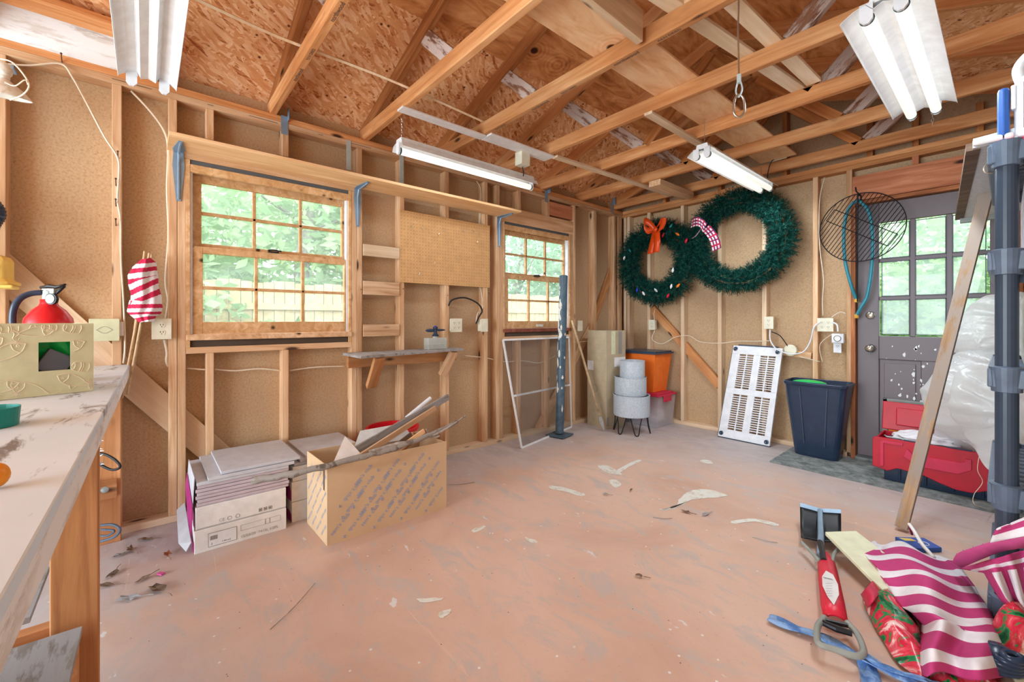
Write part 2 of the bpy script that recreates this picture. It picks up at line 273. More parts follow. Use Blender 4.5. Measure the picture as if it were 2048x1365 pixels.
# ---------------------------------------------------------------- geometry builder
class G:
    def __init__(s): s.v = []; s.f = []; s.mi = []
    def add(s, vs, fs, mi=0):
        o = len(s.v); s.v += [Vector(p) for p in vs]; s.f += [[i+o for i in f] for f in fs]; s.mi += [mi]*len(fs); return s
    def box(s, c, d, rz=0, M=None, mi=0):
        hx, hy, hz = d[0]/2, d[1]/2, d[2]/2
        M = M or (Matrix.Translation(Vector(c)) @ Matrix.Rotation(rz, 4, 'Z'))
        vs = [M @ Vector((x, y, z)) for x in (-hx, hx) for y in (-hy, hy) for z in (-hz, hz)]
        return s.add(vs, [(0, 1, 3, 2), (4, 6, 7, 5), (0, 4, 5, 1), (2, 3, 7, 6), (0, 2, 6, 4), (1, 5, 7, 3)], mi)
    def bb(s, x0, x1, y0, y1, z0, z1, mi=0): return s.box(((x0+x1)/2, (y0+y1)/2, (z0+z1)/2), (abs(x1-x0), abs(y1-y0), abs(z1-z0)), mi=mi)
    def tube(s, pts, r, n=8, mi=0, cap=True, closed=False, rib=0):
        pts = [Vector(p) for p in pts]; k = len(pts); rr = r if isinstance(r, (list, tuple)) else [r]*k
        rings = []; up = None
        for i, p in enumerate(pts):
            if closed: d = pts[(i+1) % k]-pts[i-1]
            else: d = pts[min(i+1, k-1)]-pts[max(i-1, 0)]
            d.normalize()
            if up is None: up = Vector((0, 0, 1)) if abs(d.z) < .9 else Vector((1, 0, 0))
            a = d.cross(up)
            if a.length < 1e-4: a = d.cross(Vector((0, 1, 0)))
            a.normalize(); b = a.cross(d).normalized(); up = b
            q = rr[i]*(1+(rib if i % 2 else 0)); rings.append([p+a*q*math.cos(2*math.pi*j/n)+b*q*math.sin(2*math.pi*j/n) for j in range(n)])
        vs = [x for r_ in rings for x in r_]; fs = []
        for i in range(k if closed else k-1):
            j2 = (i+1) % k
            for j in range(n): fs.append((i*n+j, i*n+(j+1) % n, j2*n+(j+1) % n, j2*n+j))
        if cap and not closed: fs += [tuple(range(n))[::-1], tuple((k-1)*n+j for j in range(n))]
        return s.add(vs, fs, mi)
    def lathe(s, prof, n=24, c=(0, 0, 0), M=None, mi=0, a0=0, a1=2*math.pi):
        M = M or Matrix.Translation(Vector(c)); full = abs(a1-a0) > 6.28; k = n if full else n+1
        vs = []
        for r, z in prof: vs += [M @ Vector((r*math.cos(a0+(a1-a0)*j/n), r*math.sin(a0+(a1-a0)*j/n), z)) for j in range(k)]
        fs = []
        for i in range(len(prof)-1):
            for j in range(n):
                j2 = (j+1) % k if full else j+1
                fs.append((i*k+j, i*k+j2, (i+1)*k+j2, (i+1)*k+j))
        return s.add(vs, fs, mi)
    def prism(s, poly, h, M=None, mi=0):          # polygon in local XY, extruded along +Z
        M = M or Matrix(); n = len(poly)
        vs = [M @ Vector((p[0], p[1], 0)) for p in poly]+[M @ Vector((p[0], p[1], h)) for p in poly]
        return s.add(vs, [tuple(range(n))[::-1], tuple(range(n, 2*n))]+[(i, (i+1) % n, n+(i+1) % n, n+i) for i in range(n)], mi)
    def grid(s, fn, nu, nv, mi=0, mfn=None):
        vs = [fn(i/nu, j/nv) for j in range(nv+1) for i in range(nu+1)]; o = len(s.v); s.v += [Vector(p) for p in vs]
        for j in range(nv):
            for i in range(nu):
                a = o+j*(nu+1)+i; s.f.append([a, a+1, a+nu+2, a+nu+1]); s.mi.append(mfn(i/nu, j/nv) if mfn else mi)
        return s
    def ball(s, c, r, nu=12, nv=8, mi=0, M=None):
        r = r if isinstance(r, (list, tuple)) else (r, r, r); M = M or Matrix.Translation(Vector(c))
        vs = []
        for j in range(nv+1):
            t = math.pi*j/nv
            for i in range(nu): p = 2*math.pi*i/nu; vs.append(M @ Vector((r[0]*math.sin(t)*math.cos(p), r[1]*math.sin(t)*math.sin(p), r[2]*math.cos(t))))
        fs = [(j*nu+i, (j+1)*nu+i, (j+1)*nu+(i+1) % nu, j*nu+(i+1) % nu) for j in range(nv) for i in range(nu)]
        return s.add(vs, fs, mi)
    def build(s, name, mats, parent=None, loc=None, bevel=0, smooth=False, sub=0, solid=0, fix=True):
        """vertices are world coordinates; origin is put at loc (or kept local to a parent's own frame when loc is None)"""
        me = bpy.data.meshes.new(name); o = bpy.data.objects.new(name, me); C.objects.link(o)
        L = Vector(loc) if loc is not None else Vector((0, 0, 0))
        if parent is None and loc is None and s.v:
            xs = [p.x for p in s.v]; ys = [p.y for p in s.v]; zs = [p.z for p in s.v]; L = Vector(((min(xs)+max(xs))/2, (min(ys)+max(ys))/2, min(zs)))
        me.from_pydata([tuple(p-L) for p in s.v], [], s.f)
        for m in (mats if isinstance(mats, (list, tuple)) else [mats]): me.materials.append(MATS[m])
        me.polygons.foreach_set('material_index', s.mi)
        if fix:
            b = bmesh.new(); b.from_mesh(me); bmesh.ops.recalc_face_normals(b, faces=b.faces); b.to_mesh(me); b.free()
        if smooth: me.polygons.foreach_set('use_smooth', [True]*len(me.polygons))
        o.location = L
        if parent is not None: o.parent = parent
        if solid: q = o.modifiers.new('t', 'SOLIDIFY'); q.thickness = solid; q.offset = 0
        if bevel: q = o.modifiers.new('b', 'BEVEL'); q.width = bevel; q.segments = 2; q.limit_method = 'ANGLE'; q.angle_limit = R(40); q.harden_normals = False
        if sub: q = o.modifiers.new('s', 'SUBSURF'); q.levels = sub; q.render_levels = sub
        return o
def tag(o, label=None, cat=None, group=None, kind=None):
    if label: o['label'] = label
    if cat: o['category'] = cat
    if group: o['group'] = group
    if kind: o['kind'] = kind
    return o
def thing(name, label, cat, loc=(0, 0, 0), rz=0, group=None, kind=None):
    o = bpy.data.objects.new(name, None); o.empty_display_size = .05; C.objects.link(o); o.location = loc; o.rotation_euler = (0, 0, rz)
    return tag(o, label, cat, group, kind)
class T:      # a thing whose parts are given in world coordinates
    def __init__(s, name, label, cat, base, group=None, kind=None): s.o = thing(name, label, cat, base, 0, group, kind); s.b = Vector(base)
    def part(s, name, g, mats, parent=None, **kw):
        pb = s.b if parent is None else Vector(parent['wl'])
        L = kw.pop('at', None); L = Vector(L) if L is not None else pb
        o = g.build(name, mats, parent or s.o, loc=L, **kw); o.location = L-pb; o['wl'] = tuple(L); return o
def board(name, a, b, w, t, mat, parent=None, up=(0, 0, 1), pbase=(0, 0, 0), bevel=.002, cut=None):
    """a board from a to b, w high along up, t thick; grain runs along its own x axis"""
    a, b, up = Vector(a), Vector(b), Vector(up); d = b-a; L = d.length; x = d.normalized(); y = up.cross(x).normalized(); z = x.cross(y)
    g = G(); h = L/2
    if cut: ca, cb = cut
    else: ca = cb = 0
    # ends cut: extra length along x at the bottom edge
    vs = [(-h-ca, -t/2, -w/2), (-h-ca, t/2, -w/2), (-h, -t/2, w/2), (-h, t/2, w/2), (h+cb, -t/2, -w/2), (h+cb, t/2, -w/2), (h, -t/2, w/2), (h, t/2, w/2)]
    g.add(vs, [(0, 1, 3, 2), (4, 6, 7, 5), (0, 4, 5, 1), (2, 3, 7, 6), (0, 2, 6, 4), (1, 5, 7, 3)])
    o = g.build(name, mat, parent, loc=(0, 0, 0), bevel=bevel)
    M = Matrix((x, y, z)).transposed().to_4x4(); M.translation = (a+b)/2-Vector(pbase); o.matrix_local = M
    return o
def spline(pts, n=6, closed=False):
    P = [Vector(p) for p in pts]; k = len(P); out = []
    for i in range(k if closed else k-1):
        p0 = P[i-1] if (i > 0 or closed) else P[i]; p1 = P[i]; p2 = P[(i+1) % k]; p3 = P[(i+2) % k] if (closed or i+2 < k) else p2
        for j in range(n):
            t = j/n; out.append(.5*((2*p1)+(p2-p0)*t+(2*p0-5*p1+4*p2-p3)*t*t+(3*p1-p0-3*p2+p3)*t**3))
    if not closed: out.append(P[-1])
    return out
def text(s, size, loc, xd, yd, mat, parent, name='lettering', pbase=(0, 0, 0), align='LEFT'):
    c = bpy.data.curves.new(name, 'FONT'); c.body = s; c.size = size; c.align_x = align; c.align_y = 'CENTER'; c.materials.append(MATS[mat]); c.resolution_u = 3
    o = bpy.data.objects.new(name, c); C.objects.link(o); x = Vector(xd).normalized(); y = Vector(yd).normalized(); z = x.cross(y)
    M = Matrix((x, y, z)).transposed().to_4x4(); M.translation = Vector(loc)-Vector(pbase)
    bpy.context.view_layer.update(); me = bpy.data.meshes.new_from_object(o); me.name = name
    bpy.data.objects.remove(o); bpy.data.curves.remove(c); o = bpy.data.objects.new(name, me); C.objects.link(o)
    if parent: o.parent = parent
    o.matrix_local = M; return o
def ordn(i): return ['first', 'second', 'third', 'fourth', 'fifth', 'sixth', 'seventh', 'eighth', 'ninth', 'tenth', 'eleventh', 'twelfth', 'thirteenth'][i]

# ================================================================ THE SETTING
XR, YB, YF = 3.49, 4.44, -3.1           # right stud face, back stud face, front edge of the slab
def struct(name, g, m, label, cat, **kw): return tag(g.build(name, m, **kw), label, cat, None, 'structure')
g = G(); g.bb(-.11, 3.6, YF, 4.56, -.12, 0); struct('floor', g, 'floor_paint', 'worn orange painted concrete floor with white paint splashes', 'floor', loc=(0, 0, 0))
g = G()
WY = [(.176, 1.122), (2.533, 3.481)]; WZ = (.985, 2.07)
ys = [YF, WY[0][0], WY[0][1], WY[1][0], WY[1][1], 4.541]
for i in range(5):
    if i in (1, 3): g.bb(-.101, -.0895, ys[i], ys[i+1], 0, WZ[0]); g.bb(-.101, -.0895, ys[i], ys[i+1], WZ[1], 2.6)
    else: g.bb(-.101, -.0895, ys[i], ys[i+1], 0, 2.6)
struct('wall_left', g, 'sheathing', 'tan fibreboard wall behind the studs holding both windows', 'wall', loc=(0, 0, 0))
g = G(); DX0, DX1, DZ = 2.262, 3.118, 2.09
g.bb(-.1, DX0, 4.5295, 4.541, 0, 2.6); g.bb(DX1, 3.6, 4.5295, 4.541, 0, 2.6); g.bb(DX0, DX1, 4.5295, 4.541, DZ, 2.6)
g.prism([(-.1, 2.6), (3.6, 2.6), (1.745, 3.18)], .0115, Matrix.Translation((0, 4.541, 0)) @ Matrix.Rotation(R(90), 4, 'X'))
struct('wall_back', g, 'sheathing', 'tan fibreboard gable wall behind the wreaths and the door', 'wall', loc=(0, 0, 0))
g = G(); g.bb(3.5795, 3.591, YF, 4.541, 0, 2.6); struct('wall_right', g, 'sheathing', 'tan fibreboard wall behind the plastic shelving', 'wall', loc=(0, 0, 0))  # unseen from the camera, included for the light it bounces
g = G(); g.bb(-.1, 3.59, YF-.05, YF, 2.3, 2.6); g.bb(-.1, .2, YF-.05, YF, 0, 2.3); g.bb(3.3, 3.59, YF-.05, YF, 0, 2.3)  # unseen wall, left wide open so sky light reaches the room
struct('wall_front', g, 'sheathing', 'unseen front wall around an opening added to let light in', 'wall', loc=(0, 0, 0))

# roof sheathing: OSB near the eaves, plywood above
SL = 1/3; SA = math.atan(SL); ROOF0 = 2.594
def roof(name, x0, x1, mat, label, side=1):
    cx = lambda x: x if side > 0 else 3.49-x
    ln = (x1-x0)/math.cos(SA); g = G(); g.box((0, 0, .006), (7.9, ln, .012))
    o = g.build(name, mat, loc=(0, 0, 0)); mx = (x0+x1)/2
    X = Vector((0, 1, 0)); Y = Vector((-side, 0, -SL)).normalized(); Z = X.cross(Y)
    if Z.z < 0: X = -X; Z = X.cross(Y)
    M = Matrix((X, Y, Z)).transposed().to_4x4(); M.translation = Vector((cx(mx), .7, ROOF0+SL*mx)); o.matrix_world = M
    return tag(o, label, 'roof sheathing', None, 'structure')
roof('ceiling', -.38, .868, 'osb', 'strand board roof sheathing over the window wall eave')
roof('ceiling', .870, 1.745, 'plywood', 'knotty plywood roof sheathing rising to the ridge on the window side')
roof('ceiling', -.38, .868, 'osb', 'strand board roof sheathing over the shelving side eave', -1)
roof('ceiling', .870, 1.743, 'plywood', 'knotty plywood roof sheathing rising to the ridge on the shelving side', -1)

def frame(name, a, b, w, t, mat, label, cat, up=(0, 0, 1), group=None, **kw):
    o = board(name, a, b, w, t, mat, None, up, **kw); return tag(o, label, cat, group, 'structure')
# plates
XI = -.0445
for nm, z, lb in (('wall_plate', 2.412, 'lower top plate printed with lumber marks along the window wall'), ('wall_plate', 2.4505, 'upper top plate along the window wall')):
    pl = frame(nm, (XI, -2.9, z), (XI, 4.44+.089, z), .0375, .0885, 'stud' if z < 2.43 else 'truss', lb, 'top plate')
    if z < 2.43:
        for k in range(-2, 7):
            y = .126+.62*k
            if -.7 < y < 4.1:
                for s_, yy, sz in (('northwood', y-.02, .034), ('KILN DRIED', y+.235, .020), ('R', y+.115+.02, .012)):
                    q = text(s_, sz, (.0012, yy-.05, 2.415), (0, 1, 0), (0, 0, 1), 'ink', pl); q.matrix_local = pl.matrix_world.inverted() @ q.matrix_local if False else pl.matrix_local.inverted() @ q.matrix_local
                gg = G(); gg.bb(.0002, .0012, y+.17-.02, y+.20-.02, 2.414, 2.4165); gg.bb(.0002, .0012, y+.36, y+.52, 2.414, 2.4165)
                q = gg.build('printed_line', 'ink', pl); q.matrix_local = pl.matrix_local.inverted()
frame('wall_plate', (XI, -2.9, .019), (XI, 4.44+.089, .019), .0375, .0885, 'stud_pale', 'bottom plate along the foot of the window wall', 'bottom plate')
for z, lb in ((2.412, 'lower top plate along the gable wall above the wreaths'), (2.4505, 'upper top plate along the gable wall above the wreaths')):
    frame('wall_plate', (0, 4.4845, z), (3.49, 4.4845, z), .0375, .0885, 'truss', lb, 'top plate')
frame('wall_plate', (0, 4.4845, .019), (DX0-.06, 4.4845, .019), .0375, .0885, 'stud_pale', 'bottom plate along the foot of the gable wall', 'bottom plate')
frame('wall_plate', (3.5345, -2.9, 2.431), (3.5345, 4.52, 2.431), .075, .0885, 'truss', 'top plate along the shelving wall', 'top plate')

# studs of the window wall: (left edge y, z0, z1)
LS = [(-.535, .038, 2.393), (-.134, .038, 2.393), (.098, .038, 2.393), (.1375, .038, 2.07),
      (1.123, .038, 2.07), (1.162, .038, 2.393), (1.495, .038, 2.393), (1.904, .038, 2.393), (2.315, .038, 2.393), (2.456, .038, 2.393), (2.4955, .038, 2.07),
      (3.482, .038, 2.07), (3.521, .038, 2.393), (3.887, .038, 2.393), (4.262, .038, 2.393), (4.345, .038, 2.393), (4.384, .038, 2.393)]
desc = ['beside the hanging yellow tool', 'behind the workbench end, holding a row of rusty nails', 'outer stud left of the nearer window', 'inner stud left of the nearer window',
        'inner stud right of the nearer window', 'outer stud right of the nearer window', 'under the left edge of the pegboard', 'behind the middle of the pegboard', 'under the right edge of the pegboard', 'outer stud left of the far window', 'inner stud left of the far window',
        'inner stud right of the far window', 'outer stud right of the far window', 'first past the far window towards the corner', 'second past the far window towards the corner', 'next to the corner on the window wall', 'in the corner of the window wall']
for (y, a, b), d in zip(LS, desc):
    frame('wall_stud', (XI, y+.019, a), (XI, y+.019, b), .089 if True else 0, .038, 'stud', 'bare pine stud '+d, 'stud', up=(1, 0, 0), bevel=.003)
crip = [(.27, .038, .948, 'short stud below the nearer window, left of its middle'), (.674, .038, .948, 'short stud below the nearer window, right of its middle'),
        (.27, 2.212, 2.393, 'short stud above the long shelf, left one over the nearer window'), (.674, 2.212, 2.393, 'short stud above the long shelf, right one over the nearer window'),
        (2.72, .038, .948, 'short stud below the far window on its left side'), (3.12, .038, .948, 'short stud below the far window behind the screen'),
        (2.72, 2.212, 2.393, 'short stud above the far window on its left side'), (3.12, 2.212, 2.393, 'short stud above the far window on its right side')]
for y, a, b, d in crip: frame('wall_stud', (XI, y+.019, a), (XI, y+.019, b), .089, .038, 'stud', d, 'stud', up=(1, 0, 0), bevel=.003)
for (y0, y1), nm in zip(WY, ('nearer', 'far')):
    frame('wall_header', (XI, y0-.04, 2.141), (XI, y1+.04, 2.141), .14, .0875, 'stud', 'rough timber header above the %s window' % nm, 'header')
    frame('wall_sill', (XI, y0, .967), (XI, y1, .967), .037, .0885, 'stud', 'rough framing sill under the %s window' % nm, 'rough sill')
# blocking between studs beside the nearer window
for z0, z1, m, d in ((1.615, 1.70, 'stud_pale', 'upper pine block nailed between studs left of the pegboard'), (1.33, 1.43, 'stud', 'white-painted edge pine block between studs with red scrawl'), (1.022, 1.11, 'stud', 'lower pine block between studs above the small shelf')):
    o = frame('wall_block', (-.006, 1.205, (z0+z1)/2), (-.006, 1.49, (z0+z1)/2), z1-z0, .03, m, d, 'blocking')
    if z0 == 1.33:
        g = G(); g.bb(.0092, .0102, 1.205, 1.49, 1.395, 1.43); q = g.build('painted_edge', 'paintwhite', o); q.matrix_local = o.matrix_local.inverted()
        pts = [(.0108, 1.27+.012*i, 1.412+.010*math.sin(i*2.1)) for i in range(16)]
        g = G(); g.tube(spline(pts, 4), .0018, 4); q = g.build('scrawl', 'red', o); q.matrix_local = o.matrix_local.inverted()
frame('wall_block', (-.03, 3.16, 2.30), (-.03, 3.52, 2.30), .14, .05, 'header', 'reddish block behind the clip above the far window', 'blocking')
# let-in diagonal braces
frame('wall_brace', onx(-20, 520, -.07), onx(440, 915, -.07), .14, .019, 'stud_pale', 'pale diagonal brace running down behind the workbench to the flooring boxes', 'brace')
frame('wall_brace', onx(1180, 662, -.07), onx(1236, 505, -.07), .10, .019, 'truss', 'reddish diagonal brace between the last studs before the corner', 'brace')
frame('wall_brace', onx(1075, 860, -.07), onx(1190, 640, -.07), .09, .019, 'stud', 'diagonal brace low behind the window screen', 'brace')
frame('wall_brace', ony(1300, 612, 4.50), ony(1440, 772, 4.50), .09, .03, 'truss', 'diagonal brace in the gable wall below the left wreath', 'brace')
frame('wall_block', ony(1545, 702, 4.49), ony(1625, 712, 4.49), .055, .08, 'stud', 'pine block between gable studs behind the round junction box', 'blocking')
# studs of the gable wall
bs = [(.012, 2.393, 'in the corner of the gable wall'), (.06, 2.393, 'second in the corner of the gable wall'), (.335, 2.393, 'behind the left wreath and its orange bow'), (.745, 2.393, 'between the two wreaths'), (1.143, 2.393, 'behind the right wreath'),
      (1.556, 2.393, 'right of the right wreath, carrying the plugged-in outlet'), (1.962, 2.393, 'above the trash can, carrying the square outlet plate'), (2.199, 2.393, 'at the left side of the grey door')]
for x, z, d in bs: frame('wall_stud', (x+.019, 4.4845, .038), (x+.019, 4.4845, z), .089, .038, 'stud_pale' if x < 1.9 else 'stud', 'bare pine stud '+d, 'stud', up=(0, 1, 0), bevel=.003)
frame('wall_stud', (1.60, 4.47, .038), (1.60, 4.47, .42), .06, .03, 'stud', 'short scrap of stud nailed low behind the white vent panel', 'stud', up=(0, 1, 0))
frame('wall_header', (2.24, 4.45, 2.225), (3.45, 4.45, 2.225), .20, .04, 'header', 'wide reddish header board over the grey door', 'header')
for i, x in enumerate((2.62, 3.02)): frame('wall_stud', (x, 4.4845, 2.328), (x, 4.4845, 2.393), .089, .038, 'header', 'short stud above the door header, %s one' % ordn(i), 'stud', up=(0, 1, 0))
for x, nm in ((2.246, 'left'), (3.13, 'right')): frame('door_jamb', (x, 4.475, 0), (x, 4.475, 2.10), .10, .03, 'brown', 'brown %s jamb of the grey door' % nm, 'jamb', up=(0, 1, 0))
frame('door_jamb', (2.262, 4.475, 2.105), (3.115, 4.475, 2.105), .03, .10, 'brown', 'brown head jamb over the grey door', 'jamb')
# dark gable framing above the plates
for i, x in enumerate((.55, 1.16, 1.745, 2.35, 2.62, 2.95)):
    zt = ROOF0+SL*min(x, 3.49-x)-.10
    frame('wall_stud', (x, 4.4845, 2.47), (x, 4.4845, zt), .089, .038, 'rafter', 'dim gable stud above the plate, %s from the window side' % ordn(i), 'stud', up=(0, 1, 0))

# ---------------------------------------------------------------- windows
def window(i, y0, label):
    t = T('window_%d' % i, label, 'window', (-.05, y0, .985), kind='structure')
    y1 = y0+.947; M_ = 'sash'
    g = G(); g.bb(-.089, .001, y0, y0+.02, .985, 2.07); g.bb(-.089, .001, y1-.02, y1, .985, 2.07); g.bb(-.089, -.012, y0, y1, 2.013, 2.07); g.bb(-.03, .0, y0+.02, y1-.02, 2.00, 2.045); t.part('frame', g, 'sash', bevel=.002)
    g = G(); g.bb(-.0115, -.004, y0+.001, y1-.001, 2.046, 2.069); t.part('gap_shade_strip', g, 'asphalt_grey')  # dark grey strip standing in for the shaded gap above the frame
    g = G(); g.bb(-.10, .012, y0+.001, y1+.001, 1.025, 1.058); t.part('stool', g, 'redwood' if i == 2 else 'stud', bevel=.004)
    g = G(); g.bb(-.088, -.012, y0+.001, y1-.001, .9865, 1.024); t.part('dark_gap', g, 'dark_gap')  # solid brown filler, the gap's shade is put into its colour
    for a, b in ((y0+.02, y0+.032), (y1-.032, y1-.02)):
        g = G(); g.bb(-.085, -.012, a, b, 1.058, 2.03); t.part('jamb_liner', g, 'white_plastic')
    def sash(nm, xc, a0, a1, z0, z1, gl):      # outer rectangle a0..a1, z0..z1; glass gl
        g0, g1, h0, h1 = gl; x0, x1 = xc-.016, xc+.016; g = G()
        g.bb(x0, x1, a0, g0, z0, z1); g.bb(x0, x1, g1, a1, z0, z1); g.bb(x0, x1, g0, g1, z0, h0); g.bb(x0, x1, g0, g1, h1, z1)
        for k in (1, 2): yy = g0+(g1-g0)*k/3; g.bb(x0+.004, x1-.002, yy-.009, yy+.009, h0, h1)
        zz = (h0+h1)/2; g.bb(x0+.004, x1-.002, g0, g1, zz-.009, zz+.009)
        p = t.part(nm, g, 'sash' if not (i == 2 and nm == 'x') else 'redwood', bevel=.0025)
        n_ = 0
        for a in range(3):
            for b in range(2):
                ga = g0+(g1-g0)*a/3+.009*(a > 0); gb = g0+(g1-g0)*(a+1)/3-.009*(a < 2); ha = (h0, zz+.009)[b]; hb = (zz-.009, h1)[b]
                q = G(); q.bb(xc-.007, xc-.0045, ga, gb, ha, hb); t.part('pane', q, 'pane_glass', p, at=(xc, ga, ha))
        return p
    sash('upper_sash', -.072, y0+.033, y1-.033, 1.56, 2.012, (y0+.078, y0+.897, 1.60, 1.962))
    ls = sash('lower_sash', -.036, y0+.033, y1-.033, 1.06, 1.577, (y0+.082, y0+.903, 1.132, 1.538))
    g = G(); ym = y0+.45; g.bb(-.030, .0, ym-.03, ym+.03, 1.577, 1.585); g.tube(spline([(-.02, ym-.03, 1.59), (-.01, ym, 1.594), (-.002, ym+.045, 1.588)], 4), .005, 6)
    t.part('sash_lock', g, 'black', ls, at=(-.02, ym, 1.577))
    if i == 2: g = G(); g.bb(-.0195, -.010, ym+.0, ym+.09, 1.075, 1.10); t.part('sash_handle', g, 'worn_paint', ls, at=(-.02, ym, 1.075))
    return t
window(1, .175, 'nearer wood window with twelve small panes above the flooring boxes')
window(2, 2.533, 'far wood window with twelve small panes behind the metal pole')

# ---------------------------------------------------------------- door
d = T('door_1', 'grey painted door with nine panes and peeling lower panel', 'door', (2.265, 4.5, .03), kind='structure')
g = G(); y0, y1 = 4.478, 4.518; z0, z1 = .03, 2.085; gx = (2.402, 2.996); gz = (1.014, 1.925)
g.bb(2.265, gx[0], y0, y1, z0, z1); g.bb(gx[1], 3.112, y0, y1, z0, z1); g.bb(*gx, y0, y1, gz[1], z1); g.bb(*gx, y0, y1, .829, gz[0]); g.bb(*gx, y0, y1, z0, .24)
g.bb(2.648, 2.742, y0, y1, .24, .829)
for a, b in ((2.402, 2.648), (2.742, 2.996)): g.bb(a, b, y0+.014, y1-.01, .24, .829); g.bb(a+.03, b-.03, y0+.006, y0+.014, .27, .80)
for k in (1, 2):
    xx = gx[0]+(gx[1]-gx[0])*k/3; g.bb(xx-.017, xx+.017, y0+.003, y1-.003, *gz)
    zz = gz[0]+(gz[1]-gz[0])*k/3; g.bb(*gx, y0+.004, y1-.003, zz-.015, zz+.015)
leaf = d.part('door_leaf', g, 'door_paint', bevel=.004)
for a in range(3):
    for b in range(3):
        xa = gx[0]+(gx[1]-gx[0])*a/3; xb = gx[0]+(gx[1]-gx[0])*(a+1)/3; za = gz[0]+(gz[1]-gz[0])*b/3; zb = gz[0]+(gz[1]-gz[0])*(b+1)/3
        q = G(); q.bb(xa+.017, xb-.017, 4.499, 4.502, za+.015, zb-.015); d.part('pane', q, 'pane_glass', leaf, at=(xa, 4.5, za))
        q = G()
        for (p0, p1, q0, q1) in ((xa+.016, xb-.016, za+.014, za+.019), (xa+.016, xb-.016, zb-.019, zb-.014), (xa+.016, xa+.021, za+.014, zb-.014), (xb-.021, xb-.016, za+.014, zb-.014)): q.bb(p0, p1, 4.474, 4.482, q0, q1)
        d.part('glazing_bead', q, 'grey_slot', leaf, at=(xa, 4.48, za))
g = G(); k = ony(1742, 697, 4.478); g.lathe([(.0, 0), (.032, 0), (.032, .008), (.012, .012), (.012, .035), (.028, .045), (.030, .058), (.018, .068), (0, .069)], 20, M=Matrix.Translation(k) @ Matrix.Rotation(R(90), 4, 'X')); d.part('door_knob', g, 'chrome', at=k, smooth=True)
g = G(); k = ony(1741, 631, 4.478); g.lathe([(.0, 0), (.031, 0), (.031, .010), (.022, .016), (.0, .017)], 20, M=Matrix.Translation(k) @ Matrix.Rotation(R(90), 4, 'X')); d.part('deadbolt', g, 'chrome', at=k, smooth=True)
g = G(); a0, a1, c0, c1 = 2.425, 2.80, .12, .52
for q in ((a0, a1, c1-.035, c1), (a0, a1, c0, c0+.035), (a0, a0+.035, c0, c1), (a1-.035, a1, c0, c1)): g.bb(q[0], q[1], 4.455, 4.478, q[2], q[3])
pf = d.part('pet_door_frame', g, 'greyhandle', bevel=.006)
g = G(); g.bb(a0+.035, a1-.035, 4.466, 4.470, c0+.035, c1-.035); d.part('flap', g, 'orange_skin', pf, at=(a0, 4.466, c0))
rnd.seed(3); g = G()
for _ in range(46):            # peeled paint patches
    x = rnd.choice((rnd.uniform(2.60, 2.66), rnd.uniform(2.42, 2.98))); z = rnd.uniform(.45, .95) if x < 2.66 else rnd.uniform(.6, .95); r_ = rnd.uniform(.003, .013)
    pl = [(r_*rnd.uniform(.4, 1.2)*math.cos(a*1.05), r_*rnd.uniform(.5, 2.0)*math.sin(a*1.05)) for a in range(6)]
    yy = 4.4775 if (x < 2.402 or 2.648 < x < 2.742 or z > .829) else 4.4835
    g.prism(pl, .0006, Matrix.Translation((x, yy, z)) @ Matrix.Rotation(R(90), 4, 'X'))
d.part('peeled_patches', g, 'labelwhite')
g = G(); g.bb(2.262, 3.115, 4.40, 4.53, .002, .028); struct('door_threshold', g, 'mat_rubber', 'grey threshold under the door', 'threshold', bevel=.004)

# ---------------------------------------------------------------- roof trusses
TY = {k: .604+.6095*k+.019 for k in range(-3, 7)}
def truss(k):
    y = TY[k]; nm = {-3: 'out towards the opening added behind the camera', -2: 'farthest behind the camera side', -1: 'over the workbench edge, above the empty lamp', 0: 'first from the workbench lamp towards the wreaths', 1: 'carrying the start of the white ceiling strip', 2: 'with the cable hook hanging under it',
          3: 'with a narrow batten starting under it', 4: 'fourth last before the gable wall', 5: 'second last before the gable wall', 6: 'closest to the gable wall'}[k]
    t = thing('ceiling_truss', 'wooden roof truss '+nm, 'roof truss', (0, y, 2.469), kind='structure')
    P = (0, y, 2.469)
    bc = board('bottom_chord', (-.089, y, 2.514), (3.579, y, 2.514), .089, .038, 'truss', t, pbase=P, bevel=.003)
    for s_ in (1, -1):
        q = lambda x: x if s_ > 0 else 3.49-x
        board('rafter', (q(-.35), y, ROOF0-.047-.35*SL), (q(1.745), y, ROOF0-.047+1.745*SL), .089, .0375, 'rafter' if k < 3 else 'truss', t, pbase=P, bevel=.003)
        board('web', (q(1.13), y+(.012 if s_ > 0 else .008), 2.55), (q(.84), y+.012, ROOF0-.06+.84*SL), .089, .036, 'web', t, up=(1, 0, .3), pbase=P, bevel=.003)
        if k >= 4: board('web', (q(1.18), y-.004, 2.55), (q(1.70), y-.004, 3.05), .07, .030, 'rafter', t, up=(-1 if s_ > 0 else 1, 0, 1), pbase=P, bevel=.003)
    if k in (0, 2):
        for j in range(4): 
            x = .5+j*.62
            text('northwood', .032, (x, y-.0+.002, 2.4680), (1, 0, 0), (0, -1, 0), 'ink', t, pbase=P); text('KILN DRIED', .022, (x+.25, y+.002, 2.4680), (1, 0, 0), (0, -1, 0), 'ink', t, pbase=P)
    return t
for k in TY: truss(k)
